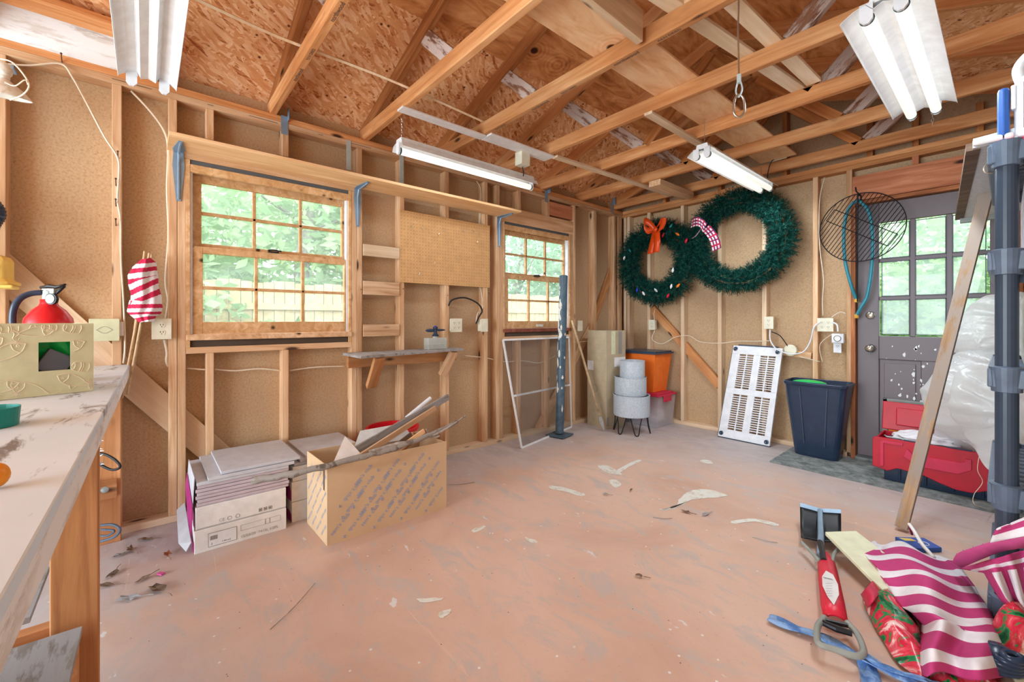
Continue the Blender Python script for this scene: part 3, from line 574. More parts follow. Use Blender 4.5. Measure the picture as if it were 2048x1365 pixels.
# stiffeners and boards lying on / fixed to the chords
def loft(name, a, b, w, t, mat, label, cat, up=(0, 0, 1), **kw): return tag(board(name, a, b, w, t, mat, None, up, **kw), label, cat)
loft('plywood_strip', (1.76, 1.00, 2.566), (1.76, 4.22, 2.566), .014, .28, 'plywood_pale', 'pale plywood strip lying along the middle of the ceiling chords', 'board')
loft('ceiling_beam', (1.93, -.4, 2.60), (1.925, 1.795, 2.545), .15, .036, 'stud_pale', 'thick pale beam ending against a chord beside the plywood strip', 'beam')
loft('timber_block', (2.05, 1.845, 2.62), (2.45, 1.845, 2.62), .12, .036, 'stud', 'short block fixed along the chord near the cable hook', 'timber')
loft('pine_lath', (2.04, 1.4, 2.568), (2.235, 3.05, 2.568), .019, .075, 'lath', 'left of two pale new laths lying over the chords', 'lath')
loft('pine_lath', (2.22, .9, 2.568), (2.32, 3.03, 2.568), .019, .075, 'lath', 'right of two pale new laths lying over the chords', 'lath')
loft('pine_batten', (1.585, 2.42, 2.459), (1.575, 3.18, 2.459), .018, .055, 'stud_pale', 'narrow batten under the chords ending above the far lamp', 'batten')
loft('pine_batten', (.70, 2.5, 2.459), (.765, 4.2, 2.459), .018, .055, 'stud_pale', 'narrow batten under the chords leading to the corner', 'batten')
loft('thick_timber', (.90, 3.65, 2.44), (.90, 4.30, 2.44), .055, .12, 'stud', 'thick rough timber under the last chords near the corner', 'timber')
g = G(); pts = spline([onz(380, -8, 2.575), onz(560, 75, 2.575), onz(780, 160, 2.572), onz(970, 245, 2.568)], 6); g.tube(pts, .009, 4)
tag(g.build('thin_lath', 'lath'), 'long thin bent lath lying over the chords across the ceiling', 'lath')
g = G(); a = .075; g.bb(.57, .57+a, 1.20, 1.845, 2.4560, 2.4680); tag(g.build('ceiling_strip', 'paintwhite', bevel=.002), 'narrow white painted strip under the chords, left piece', 'board')
g = G(); g.bb(.575, .70, 1.85, 2.50, 2.4560, 2.4680); tag(g.build('ceiling_strip', 'paintwhite', bevel=.002), 'wider white painted strip under the chords, right piece', 'board')
loft('frieze_board', (.055, -1.3, 2.545), (.055, -.03, 2.545), .20, .012, 'whitewash', 'whitewashed board above the plate at the upper left', 'board', up=(.12, 0, .15), bevel=.001)
loft('purlin', (.19, -1.3, 2.588), (.19, -.03, 2.588), .036, .086, 'truss', 'orange timber above the whitewashed board at the upper left', 'timber', up=(-.3, 0, 1))
g = G()
def clip(u, v, label):
    p = onx(u, v, .004); g = G(); g.bb(.0008, .003, p.y-.02, p.y+.022, p.z-.10, p.z+.02); g.bb(.0008, .04, p.y+.018, p.y+.0205, p.z-.01, p.z+.07); tag(g.build('framing_clip', 'steel_blue'), label, 'metal clip')
clip(569, 238, 'small blue-grey metal clip on the plate above the nearer window'); clip(1093, 385, 'small metal clip on the plate above the far window'); clip(1224, 408, 'small metal clip on the plate nearest the corner')
for u, v0, v1, lb in ((697, 293, 340, 'pale green metal strap above the long shelf, left one'), (803, 320, 370, 'pale green metal strap above the long shelf, right one')):
    p = onx(u, v0, .0); q = onx(u, v1, .0); g = G(); g.bb(.0005, .0035, p.y-.016, p.y+.016, q.z, 2.43); tag(g.build('metal_strap', 'zinc'), lb, 'metal strap')
g = G(); p = onz(678, 250, 2.62); g.box(p, (.05, .045, .004), rz=.5); tag(g.build('wood_scrap', 'lath'), 'small pale scrap of wood stuck under the roof sheathing', 'wood scrap')

# ---------------------------------------------------------------- outdoors
g = G(); g.bb(-40, -.11, -14, 40, -.22, -.12); g.bb(-.11, 30, 4.6, 40, -.22, -.12); g.bb(-.11, 30, -20, YF-.06, -.22, -.12); struct('ground', g, 'yard', 'leafy yard outside the windows and door', 'ground', loc=(0, 0, 0))
f = T('yard_fence', 'pale wooden privacy fence standing in the yard outside the windows', 'fence', (-4.2, 3, -.12), kind='structure')
g = G(); y = -3
while y < 12: g.bb(-4.25, -4.23, y, y+.135, -.12, 1.72+.02*math.sin(y*9)); y += .145
f.part('fence_boards', g, 'fence'); g = G(); g.bb(-4.23, -4.19, -3, 12, .2, .29); g.bb(-4.23, -4.19, -3, 12, 1.3, 1.39); f.part('fence_rails', g, 'fence')
def leafcloud(g, c, r, n, sz, seed):
    q = random.Random(seed)
    for _ in range(n):
        while True:
            p = Vector((q.uniform(-1, 1), q.uniform(-1, 1), q.uniform(-1, 1)))
            if .25 < p.length < 1: break
        p = Vector((c[0]+p.x*r[0], c[1]+p.y*r[1], c[2]+p.z*r[2])); a = Vector((q.gauss(0, 1), q.gauss(0, 1), q.gauss(0, .6))).normalized(); b = a.cross(Vector((q.gauss(0, 1), q.gauss(0, 1), q.gauss(0, 1)))).normalized()
        s_ = sz*q.uniform(.6, 1.4); g.add([p-a*s_, p+b*s_*.45, p+a*s_, p-b*s_*.45], [(0, 1, 2, 3)])
def tree(x, y, h, r, crown, n, label, m='leaf_light', seed=0):
    q = random.Random(seed); t = T('yard_tree', label, 'tree', (x, y, -.12)); g = G()
    pts = [(x+.12*i*q.uniform(-.5, .5), y+.12*i*q.uniform(-.5, .5), -.12+h*i/6) for i in range(7)]; g.tube(pts, [r*(1-.09*i) for i in range(7)], 10)
    for j in range(7):
        z = h*q.uniform(.15, .8); a = q.uniform(0, 6.28); L = q.uniform(1, 2.2); p0 = Vector((x, y, z)); g.tube([p0, p0+Vector((math.cos(a)*L*.5, math.sin(a)*L*.5, L*.3)), p0+Vector((math.cos(a)*L, math.sin(a)*L, L*.4+.3))], [r*.25, r*.15, .01], 5)
    t.part('trunk', g, 'bark', smooth=True)
    g = G()
    for c, rr in crown: leafcloud(g, (x+c[0], y+c[1], c[2]), rr, n, .11, seed+int(c[2]*10)); 
    t.part('foliage', g, m, fix=False)
tree(-6.0, 2.35, 7, .17, [((0, 0, 2.6), (1.9, 2.2, 1.7)), ((-1, 1, 4.2), (2, 2, 1.4)), ((.5, -1.5, 1.2), (1, 1.2, .9))], 2600, 'thick pale trunk seen through the middle of the nearer window', seed=1)
tree(-6.6, 3.7, 7, .16, [((0, .5, 2.9), (1.8, 2.0, 1.6)), ((0, 2, 1.6), (1.4, 1.5, 1.2))], 2600, 'pale trunk seen through the upper right panes of the nearer window', seed=2)
tree(-5.6, -.6, 6, .10, [((0, 0, 2.5), (1.8, 2.2, 1.7)), ((.8, .6, 1.0), (1.2, 1.5, 1.1))], 3000, 'leafy tree outside the left side of the nearer window', seed=3)
tree(-7.5, 9.4, 7, .16, [((0, 0, 2.6), (2, 2.6, 2.2)), ((1, 2, 1.3), (1.6, 2.2, 1.6))], 3600, 'leafy tree outside the far window, left one', 'leaf_dark', seed=4)
tree(-5.6, 11.2, 7, .18, [((0, 0, 2.4), (2.2, 2.4, 2.4)), ((0, 2, 4.2), (2, 2, 1.6))], 3600, 'leafy tree outside the far window, right one', 'leaf_dark', seed=5)
tree(-9, 15, 8, .2, [((0, 0, 3), (4, 4, 3.4))], 6000, 'distant tree beyond the far window', 'leaf_dark', seed=6)
tree(-10, 4, 8, .2, [((0, 0, 3), (2.6, 4.6, 3.4))], 6500, 'distant tree beyond the nearer window', seed=7)
tree(-9.5, -3, 8, .2, [((0, 0, 3), (2.6, 4, 3.4))], 5500, 'distant tree at the left beyond the nearer window', seed=8)
tree(1.2, 12.5, 7, .06, [((0, 0, 2.8), (1.7, 2, 1.6)), ((.5, 0, 1.4), (1.3, 1.3, 1.0))], 2200, 'light green tree seen through the left panes of the door', seed=9)
tree(3.1, 14, 7, .12, [((0, 0, 2.4), (1.9, 2, 1.9))], 2600, 'light green tree seen through the middle of the door', 'leaf_dark', seed=10)
tree(2.2, 19, 8, .16, [((0, 0, 3), (5, 3, 2.6)), ((-3, 0, 1.4), (2.2, 2, 1.4))], 4200, 'wide distant tree beyond the door', seed=11)
tree(-2.0, 15, 7, .15, [((0, 0, 2.6), (2, 2, 2.2))], 2200, 'distant tree left of the door view', seed=12)

def shrub(x, y, r, n, label, m, seed):
    g = G(); leafcloud(g, (x, y, r*.7), (r, r*.8, r*.85), n, .09, seed); g.tube([(x, y, -.12), (x+.05, y, r*.6)], .03, 6); tag(g.build('yard_shrub', m, fix=False), label, 'shrub')
shrub(.9, 8.6, 1.3, 2200, 'pale green shrub low in the left panes of the door', 'leaf_shrub', 31)
shrub(2.7, 9.4, 1.4, 2400, 'pale green shrub low in the middle panes of the door', 'leaf_shrub', 32)
shrub(4.4, 9.0, 1.1, 1300, 'pale green shrub at the right side of the door view', 'leaf_shrub', 33)
shrub(-3.2, 1.4, .75, 700, 'shrub in front of the fence outside the nearer window, left one', 'leaf_shrub', 34)
shrub(-3.3, 3.1, .6, 500, 'shrub in front of the fence outside the nearer window, right one', 'leaf_shrub', 35)

# ================================================================ THINGS
PI = math.pi
# ---------------------------------------------------------------- shelves and brackets on the window wall
o = board('long_shelf', (.13, .09, 2.109), (.13, 2.53, 2.109), .265, .019, 'shelfwood', None, up=(1, 0, 0)); tag(o, 'long pale wooden shelf running over both windows', 'shelf')
def bracket(u, label, big=1.0):
    y = onx(u, 400, .0).y; t = T('shelf_bracket', label, 'bracket', (.0, y, 2.09), group=None)
    g = G(); W_ = .028; g.add([(.003, y-W_*.8, 2.095), (.003, y+W_*.8, 2.095), (.003, y+W_, 2.02), (.003, y-W_, 2.02), (.003, y-.011, 1.82), (.003, y+.011, 1.82)], [(0, 1, 2, 3), (3, 2, 5, 4)]); t.part('wall_leaf', g, 'steel_blue', solid=.003)
    g = G(); g.add([(.003, y-W_*.8, 2.097), (.003, y+W_*.8, 2.097), (.06, y+W_, 2.097), (.06, y-W_, 2.097), (.20, y-.010, 2.097), (.20, y+.010, 2.097)], [(0, 1, 2, 3), (3, 2, 5, 4)]); t.part('shelf_leaf', g, 'steel_blue', solid=.003)
    g = G(); g.tube([(.008, y, 1.83), (.008, y, 2.04), (.03, y, 2.085), (.19, y, 2.092)], .006, 6); t.part('rib', g, 'steel_blue')
    for z in (1.835, 1.99): g = G(); g.ball((.006, y, z), .006, 8, 6); t.part('screw', g, 'zinc', at=(.006, y, z))
bracket(357, 'blue-grey shelf bracket left of the nearer window'); bracket(715, 'blue-grey shelf bracket right of the nearer window'); bracket(998, 'blue-grey shelf bracket left of the far window')
# small shelf
t = T('wall_shelf', 'small dusty plywood shelf under the pegboard holding a plastic bottle', 'shelf', (.02, 1.1, .80))
g = G(); g.prism([(.0015, 1.06), (.34, 1.06), (.15, 1.99), (.0015, 1.99)], .018, Matrix.Translation((0, 0, .892))); t.part('shelf_board', g, 'greywood', bevel=.001)
board('ledger', (.022, 1.085, .846), (.022, 1.99, .846), .088, .036, 'truss', t.o, pbase=t.b)
board('brace', (.05, 1.245, .66), (.28, 1.21, .886), .036, .07, 'truss', t.o, up=(-1, 0, 1), pbase=t.b); board('brace', (.03, 1.86, .69), (.14, 1.90, .886), .036, .07, 'stud', t.o, up=(-1, 0, 1), pbase=t.b)
# bottle with blue sprayer cap
p = onz(835, 695, .91); p.x = .085; t = T('plastic_bottle', 'white square plastic bottle with dark blue spinner cap on the small shelf', 'bottle', (p.x, p.y, .911)); bx, by = p.x, p.y
g = G(); g.bb(bx-.035, bx+.035, by-.085, by+.085, .911, 1.0); g.bb(bx-.037, bx+.037, by-.087, by+.087, .947, .951); t.part('body', g, 'jug_plastic', bevel=.012)
g = G(); g.lathe([(.022, 0), (.022, .02), (.0, .02)], 14, (bx, by, .999)); t.part('neck', g, 'jug_plastic')
g = G(); g.lathe([(.026, 0), (.026, .012), (.016, .02), (.014, .055), (.02, .06), (.02, .075), (0, .078)], 14, (bx, by, 1.012)); t.part('cap', g, 'navy', smooth=False)
g = G(); g.ball((bx, by-.045, 1.06), (.012, .045, .014), 12, 8); g.ball((bx, by+.045, 1.062), (.010, .048, .009), 12, 8); g.ball((bx, by, 1.088), (.015, .015, .01), 10, 6, mi=1); t.part('spinner', g, ['navy', 'purple'], smooth=True)
# pegboard
t = T('pegboard', 'tan perforated pegboard nailed across the studs', 'pegboard', (.004, 1.49, 1.42)); 
ya, yb, za, zb = 1.492, 2.372, 1.437, 2.00; g = G(); g.bb(.0008, .006, ya, yb, za, zb)
ny, nz = 33, 21
for i in range(ny):
    for j in range(nz):
        y = ya+.014+i*(yb-ya-.028)/(ny-1); z = za+.014+j*(zb-za-.028)/(nz-1); g.prism([(.0026*math.cos(a*PI/3), .0026*math.sin(a*PI/3)) for a in range(6)], .0004, Matrix.Translation((.0062, y, z)) @ Matrix.Rotation(R(90), 4, 'Y'), mi=1)
bpy.data.objects.remove(t.o); tag(g.build('pegboard', ['pegboard', 'dark_gap']), 'tan perforated pegboard nailed across the studs', 'pegboard')
for i, (u, v) in enumerate(((822, 452), (842, 457), (874, 470), (866, 524), (836, 546), (925, 463), (944, 461), (951, 486))):
    p = onx(u, v, .008); t2 = tag(G().tube([p, p+Vector((.02, 0, -.004)), p+Vector((.028, 0, -.02)), p+Vector((.03, 0, .0)), p+Vector((.03, .004, .012))], .0016, 5).build('peg_hook', 'chrome'), 'small wire peg hook in the pegboard, %s of eight counted from the left' % ['first', 'second', 'fifth', 'fourth', 'third', 'sixth', 'seventh', 'eighth'][i], 'hook', 'wire hooks in the pegboard')
# ---------------------------------------------------------------- outlets, switch boxes
def outlet(name, wall, u, v, w_, h_, d_, label, kind='duplex', mat='ivory'):
    p = onx(u, v, .0) if wall == 'L' else ony(u, v, 4.44)
    if wall == 'L': nx, ax = Vector((1, 0, 0)), Vector((0, 1, 0))
    else: nx, ax = Vector((0, -1, 0)), Vector((1, 0, 0))
    t = T(name, label, 'outlet', p-Vector((0, 0, h_/2))); M = Matrix((ax, nx, Vector((0, 0, 1)))).transposed().to_4x4(); M.translation = p
    g = G(); g.box((0, 0, 0), (w_*.86, d_-.005, h_*.9), M=M @ Matrix.Translation((0, (d_-.005)/2+.001, 0))); t.part('box', g, mat, bevel=.002)
    g = G(); g.box((0, 0, 0), (w_, .005, h_), M=M @ Matrix.Translation((0, d_-.002, 0))); t.part('cover_plate', g, mat, bevel=.0015)
    cols = (-.022, .022) if kind == 'quad' else (0,)
    if kind in ('duplex', 'quad'):
        for cx in cols:
            for cz in (-.020, .020):
                g = G(); g.lathe([(.0, 0), (.0155, 0), (.0155, .0022), (.0, .0022)], 16, M=M @ Matrix.Translation((cx, d_+.0005, cz)) @ Matrix.Rotation(R(-90), 4, 'X')); f_ = t.part('receptacle', g, 'inklite' if False else mat, at=p+nx*d_+ax*cx+Vector((0, 0, cz)))
                g = G()
                for dx in (-.006, .006): g.box((0, 0, 0), (.0025, .001, .008), M=M @ Matrix.Translation((cx+dx, d_+.0035, cz+.003)))
                g.box((0, 0, 0), (.004, .001, .004), M=M @ Matrix.Translation((cx, d_+.0035, cz-.008))); t.part('slots', g, 'ink', f_, at=p+nx*d_)
    return t, p
outlet('outlet_box', 'L', 323, 658, .085, .115, .035, 'ivory duplex outlet on the stud left of the nearer window')
t, p = outlet('outlet_box', 'L', 210, 660, .115, .115, .04, 'greenish square receptacle box above the workbench', 'none', 'ivory_green')
g = G(); g.tube(spline([p+Vector((.042, -.03, .0)), p+Vector((.042, 0, .018)), p+Vector((.042, .03, .0))], 4), .0008, 4); g.tube(spline([p+Vector((.042, -.03, .0)), p+Vector((.042, 0, -.018)), p+Vector((.042, .03, .0))], 4), .0008, 4); t.part('outline', g, 'inklite')
outlet('outlet_box', 'L', 235, 658, .05, .075, .02, 'small blank cover plate beside the greenish box', 'none', 'paintwhite')
outlet('outlet_box', 'L', 909, 651, .115, .115, .03, 'four-socket ivory outlet right of the small shelf', 'quad')
outlet('outlet_box', 'L', 961, 651, .075, .115, .06, 'deep white outlet box under the looped black cable', 'none')
outlet('outlet_box', 'L', 1158, 652, .075, .115, .02, 'blank white plate right of the far window', 'none')
outlet('outlet_box', 'B', 1308, 650, .08, .115, .05, 'white outlet box under the left wreath')
outlet('outlet_box', 'B', 1541, 646, .08, .115, .05, 'white outlet box with a cord plugged in, right of the right wreath')
outlet('outlet_box', 'B', 1653, 650, .115, .115, .04, 'square four-socket outlet plate above the trash can', 'quad')
outlet('outlet_box', 'B', 1676, 688, .055, .15, .02, 'white power strip hanging below the timer', 'duplex', 'white_plastic')
p = ony(1679, 677, 4.44); t = T('plug_timer', 'white round-dial plug-in timer left of the grey door', 'timer', p-Vector((0, 0, .04))); g = G(); g.bb(p.x-.042, p.x+.042, 4.375, 4.415, p.z-.04, p.z+.04); t.part('body', g, 'white_plastic', bevel=.008)
g = G(); g.lathe([(.0, 0), (.025, 0), (.025, .006), (0, .006)], 20, M=Matrix.Translation((p.x, 4.375, p.z)) @ Matrix.Rotation(R(90), 4, 'X')); t.part('dial', g, 'labelwhite'); g = G(); g.lathe([(.022, 0), (.026, 0), (.026, .001), (.022, .001)], 20, M=Matrix.Translation((p.x, 4.368, p.z)) @ Matrix.Rotation(R(90), 4, 'X')); t.part('dial_ring', g, 'ink')
p = ony(1582, 701, 4.44); g = G(); g.lathe([(0, 0), (.052, 0), (.052, .025), (.045, .03), (0, .03)], 24, M=Matrix.Translation((p.x, 4.443, p.z)) @ Matrix.Rotation(R(90), 4, 'X')); tag(g.build('junction_box', 'ivory'), 'round ivory junction box behind the top of the white vent panel', 'junction box')
# box and outlet at the ceiling
p = onz(1045, 322, 2.40); g = G(); g.bb(p.x-.04, p.x+.04, p.y-.045, p.y+.045, 2.36, 2.465); tag(g.build('ceiling_box', 'ivory', bevel=.004), 'white outlet box on a chord above the long lamp', 'outlet')
p = ony(1562, 316, 4.30); g = G(); g.bb(p.x-.065, p.x+.065, 4.262-.04, 4.262-.022, p.z-.036, p.z+.036); g.bb(p.x+.01, p.x+.035, 4.219, 4.222, p.z-.012, p.z+.012, mi=1); g.bb(p.x-.045, p.x-.02, 4.205, 4.222, p.z-.012, p.z+.012, mi=2); tag(g.build('ceiling_outlet', ['ivory', 'labelwhite', 'black'], bevel=.002), 'white outlet with a black plug on the last truss chord', 'outlet')
# ---------------------------------------------------------------- cables
def cable(pts, r, mat, label, cat='cable', n=6): return tag(G().tube(spline(pts, n), r, 6).build('cable', mat, smooth=True), label, cat)
L = lambda *q: [onx(u, v, x) for u, v, x in q]; B = lambda *q: [ony(u, v, y) for u, v, y in q]
cable(L((10, 128, .03), (60, 131, .02), (122, 128, .02), (145, 155, .03), (170, 200, .03), (208, 272, .03), (235, 315, .025), (238, 350, .012), (235, 400, .01), (241, 440, .012), (242, 520, .01), (247, 600, .012), (250, 690, .01), (247, 727, .008)), .0045, 'wire_white', 'thin white cord draped over a nail and down the nailed stud')
cable(L((262, 182, -.03), (300, 222, -.04), (328, 262, -.05), (336, 300, -.04), (334, 380, -.03), (337, 470, -.03), (331, 560, -.03), (336, 600, -.03), (331, 640, -.02)), .006, 'wire_white', 'cream cable curving down left of the nearer window')
cable(L((329, 680, -.01), (334, 705, -.03), (333, 722, -.03), (337, 733, -.05)), .007, 'wire_white', 'short cream cable under the duplex outlet')
cable(L((374, 737, -.04), (412, 740, -.045)), .005, 'wire_white', 'cream cable stretch between studs under the nearer window, leftmost stretch')
cable(L((430, 739, -.05), (470, 742, -.05), (520, 738, -.05), (562, 742, -.05)), .005, 'wire_white', 'cream cable stretch under the middle of the nearer window')
cable(L((579, 742, -.05), (630, 735, -.05), (690, 733, -.05)), .005, 'wire_white', 'cream cable stretch under the right side of the nearer window')
cable(L((730, 722, -.05), (760, 716, -.05), (797, 712, -.05)), .005, 'wire_white', 'cream cable stretch under the small shelf')
cable(L((930, 712, -.05), (970, 716, -.05), (1010, 724, -.05), (1045, 722, -.05), (1080, 726, -.05), (1110, 712, -.05)), .005, 'wire_white', 'cream cable stretch behind the window screen')
cable(L((897, 612, .012), (905, 600, .03), (930, 596, .04), (955, 607, .04), (964, 622, .03), (958, 634, .03), (952, 648, .03)), .007, 'blackwire', 'black cable looped from a stud to the deep outlet box')
cable(L((953, 362, -.04), (962, 385, -.04), (958, 450, -.04)), .004, 'wire_white', 'thin cream wire above the pegboard')
cable(L((960, 574, -.03), (966, 612, -.02), (955, 628, .02), (952, 645, .02)), .004, 'wire_white', 'thin cream wire from the pegboard down to the deep outlet box')
cable(L((1145, 685, .05), (1176, 683, .06)), .0015, 'wire_white', 'thin string running to the tall carton', 'string')
cable(B((1310, 618, 4.40), (1308, 630, 4.38), (1309, 642, 4.38)), .004, 'wire_white', 'cord hanging from the left wreath to its outlet')
cable(B((1309, 662, 4.38), (1305, 680, 4.38), (1325, 688, 4.38), (1350, 675, 4.40), (1378, 672, 4.42), (1400, 684, 4.40), (1440, 687, 4.40), (1475, 683, 4.42), (1510, 683, 4.40), (1540, 682, 4.42)), .004, 'wire_white', 'cream cord running along the gable wall from the left wreath outlet')
cable(B((1649, 355, 4.42), (1640, 395, 4.41), (1638, 450, 4.41), (1640, 500, 4.41), (1647, 560, 4.41), (1645, 600, 4.41), (1646, 632, 4.40)), .004, 'wire_white', 'white cord dropping down to the square outlet plate')
cable(B((1540, 660, 4.36), (1541, 682, 4.34), (1555, 700, 4.33), (1580, 708, 4.36), (1605, 705, 4.37), (1620, 685, 4.37), (1628, 655, 4.36), (1640, 645, 4.38)), .006, 'white_plastic', 'thick white cord swagged between the two gable outlets')
cable(B((1664, 645, 4.37), (1674, 650, 4.36), (1676, 664, 4.35)), .007, 'white_plastic', 'short white cord into the round-dial timer')
cable(B((1543, 664, 4.40), (1560, 672, 4.41), (1575, 692, 4.41)), .005, 'blackwire', 'short dark cord beside the round junction box')
cable(B((1600, 714, 4.42), (1640, 724, 4.42)), .004, 'wire_white', 'cream cord right of the junction box')
cable(B((1663, 635, 4.40), (1680, 625, 4.42), (1692, 628, 4.42)), .004, 'wire_white', 'small cord arching from the square plate to the door stud')
cable(B((1665, 668, 4.40), (1640, 690, 4.41), (1645, 725, 4.41)), .003, 'wire_white', 'thin cream wire below the square plate')
cable([onz(1045, 334, 2.355), onz(1047, 345, 2.32), onx(1046, 356, .53)], .004, 'blackwire', 'short black cord under the ceiling box')
cable([ony(1552, 316, 4.2), ony(1542, 325, 4.2), ony(1536, 345, 4.2), onz(1535, 362, 2.36)], .004, 'blackwire', 'black cord from the ceiling outlet down to the far lamp')
# nails in the stud and plate
NL = [(232, 372), (232, 413), (232, 452), (236, 318), (124, 125)]
for i, (u, v) in enumerate(NL):
    p = onx(u, v, .0); g = G(); g.tube([p, p+Vector((.028, .0, .030))], .0022, 6); g.ball(p+Vector((.029, 0, .031)), .005, 8, 5); tag(g.build('rusty_nail', 'nail'), 'rusty nail sticking out of %s' % ['the stud, uppermost of the lower three', 'the stud, middle of the lower three', 'the stud, lowest of all', 'the stud where the thin cord passes', 'the top plate, holding up the thin cord'][i], 'nail')
for i, (u, v) in enumerate(((722, 578), (806, 577), (895, 590), (977, 586))):
    p = onx(u, v, .0); g = G(); g.tube([p, p+Vector((.03, -.012, -.012))], .0018, 6); tag(g.build('bent_nail', 'nail'), 'bent nail in the stud %s' % ['right of the nearer window', 'under the left edge of the pegboard', 'under the middle of the pegboard', 'under the right edge of the pegboard'][i], 'nail')
# ---------------------------------------------------------------- fluorescent lamps
def shoplight(x, y0, y1, z, wd, label, along='y', tubes=2, chains=(), tubemat='tube_off', sock=True):
    L_ = y1-y0
    t = thing('shop_light', label, 'lamp', (x, y0, z) if along == 'y' else (y0, x, z), 0)
    # local frame: u along, w across
    def P(a, c, h): return Vector((c, a, h)) if along == 'y' else Vector((a, c, h))
    prof = [(-wd/2, -.012), (-wd/2+.004, -.004), (-wd*.34, .018), (-wd*.20, .028), (-wd*.13, .004), (-.028, .0), (0, .012), (.028, .0), (wd*.13, .004), (wd*.20, .028), (wd*.34, .018), (wd/2-.004, -.004), (wd/2, -.012)]
    if tubes == 1: prof = [(-wd/2, -.01), (-wd*.4, .02), (-.03, .03), (.03, .03), (wd*.4, .02), (wd/2, -.01)]
    g = G(); n = len(prof); vs = [P(a, c, h) for a in (0, L_) for c, h in prof]; g.add(vs, [(i, i+1, n+i+1, n+i) for i in range(n-1)])
    o = g.build('reflector', 'white_enamel', t, solid=.0015); o['wl'] = (0, 0, 0)
    g = G(); g.add([P(a, c, h) for a in (0.01, L_-.01) for c, h in ((-.045, .026), (.045, .026), (.035, .06), (-.035, .06))], [(0, 1, 2, 3), (4, 5, 6, 7), (0, 1, 5, 4), (1, 2, 6, 5), (2, 3, 7, 6), (3, 0, 4, 7)]); g.build('housing', 'white_enamel', t)
    cs = (-wd*.19, wd*.19) if tubes == 2 else ((0,) if tubes == 1 else ())
    for c in cs:
        g = G(); g.tube([P(.02, c, -.020), P(L_-.02, c, -.020)], .022, 16); g.build('fluorescent_tube', tubemat, t, smooth=True)
        for a in (.018, L_-.018): g = G(); g.tube([P(a-.004, c, -.020), P(a+.004, c, -.020)], .0235, 16); g.build('end_ring', 'tealdark', t)
    for c in (cs or (-.06, .06)):
        for a in (.006, L_-.006): g = G(); g.add([P(a+d, c+e, h) for d in (-.006, .006) for e, h in ((-.02, .03), (.02, .03), (.02, -.03), (.008, -.045), (-.008, -.045), (-.02, -.03))], [(0, 1, 2, 3, 4, 5), (11, 10, 9, 8, 7, 6)]+[(i, (i+1) % 6, 6+(i+1) % 6, 6+i) for i in range(6)]); g.build('lamp_socket', 'white_plastic', t)
    for a, top in chains:
        g = G(); k = int((top-z-.05)/.018)
        for i in range(k):
            zz = .05+i*.018; r_ = [(0, 0), (.004, .005), (.004, .014), (0, .019), (-.004, .014), (-.004, .005)]
            g.tube([P(a, c, zz+h) if i % 2 else P(a+c, 0, zz+h) for c, h in r_], .0012, 4, closed=True)
        g.build('chain', 'chrome', t)
    return t
shoplight(.50, 1.235, 2.43, 2.262, .15, 'long white shop light over the long shelf', chains=((.03, 2.47), (1.12, 2.47)), tubes=1, tubemat='tube_lit')
shoplight(1.70, 2.90, 4.10, 2.30, .20, 'white shop light hanging in front of the right wreath', chains=((.05, 2.56), (1.1, 2.47)), tubemat='tube_lit')
shoplight(2.776, 2.045, 3.24, 2.30, .255, 'white two-tube shop light hanging at the upper right', chains=((.1, 2.47),), tubemat='tube_lit')
shoplight(.01, .36, 1.56, 2.30, .215, 'white shop light without tubes over the workbench', along='x', tubes=0, chains=((.2, 2.42), (1.0, 2.42)))
g = G()
for i in range(4): zz = 2.30-.02-.02*i; g.tube([Vector((2.81+(0 if i % 2 else c), 3.235+(c if i % 2 else 0), zz-h)) for c, h in ((0, 0), (.005, .005), (.005, .016), (0, .022), (-.005, .016), (-.005, .005))], .0014, 4, closed=True)
tag(g.build('hanging_chain', 'chrome'), 'short chain dangling at the far end of the upper right lamp', 'chain')
for nm, lx, ly, lz, e in (('long_lamp', .50, 1.83, 2.225, 6), ('far_lamp', 1.70, 3.5, 2.26, 8), ('right_lamp', 2.776, 2.64, 2.26, 8)): pass
# cable hook
p = at(1478, 20, 1.69); t = T('cable_hook', 'steel cable with snap hook hanging from a roof truss', 'hook', (p.x, p.y, 1.95)); z0 = 2.47
g = G(); g.tube([(p.x, p.y, 2.475), (p.x-.004, p.y, 2.3), (p.x, p.y, 2.10)], .0035, 6); t.part('steel_cable', g, 'chrome')
g = G(); g.tube(spline([(p.x, p.y, 2.10), (p.x-.012, p.y, 2.06), (p.x, p.y, 2.03), (p.x+.012, p.y, 2.06)], 5, True), .003, 6, closed=True); g.tube([(p.x, p.y, 2.085), (p.x, p.y, 2.12)], .008, 6); t.part('loop', g, 'zinc')
g = G(); g.tube(spline([(p.x, p.y, 2.04), (p.x-.013, p.y-.01, 2.02), (p.x-.015, p.y-.012, 1.97), (p.x, p.y, 1.95), (p.x+.015, p.y+.012, 1.97), (p.x+.013, p.y+.01, 2.02)], 5, True), .0045, 8, closed=True); t.part('snap_hook', g, 'chrome', smooth=True)
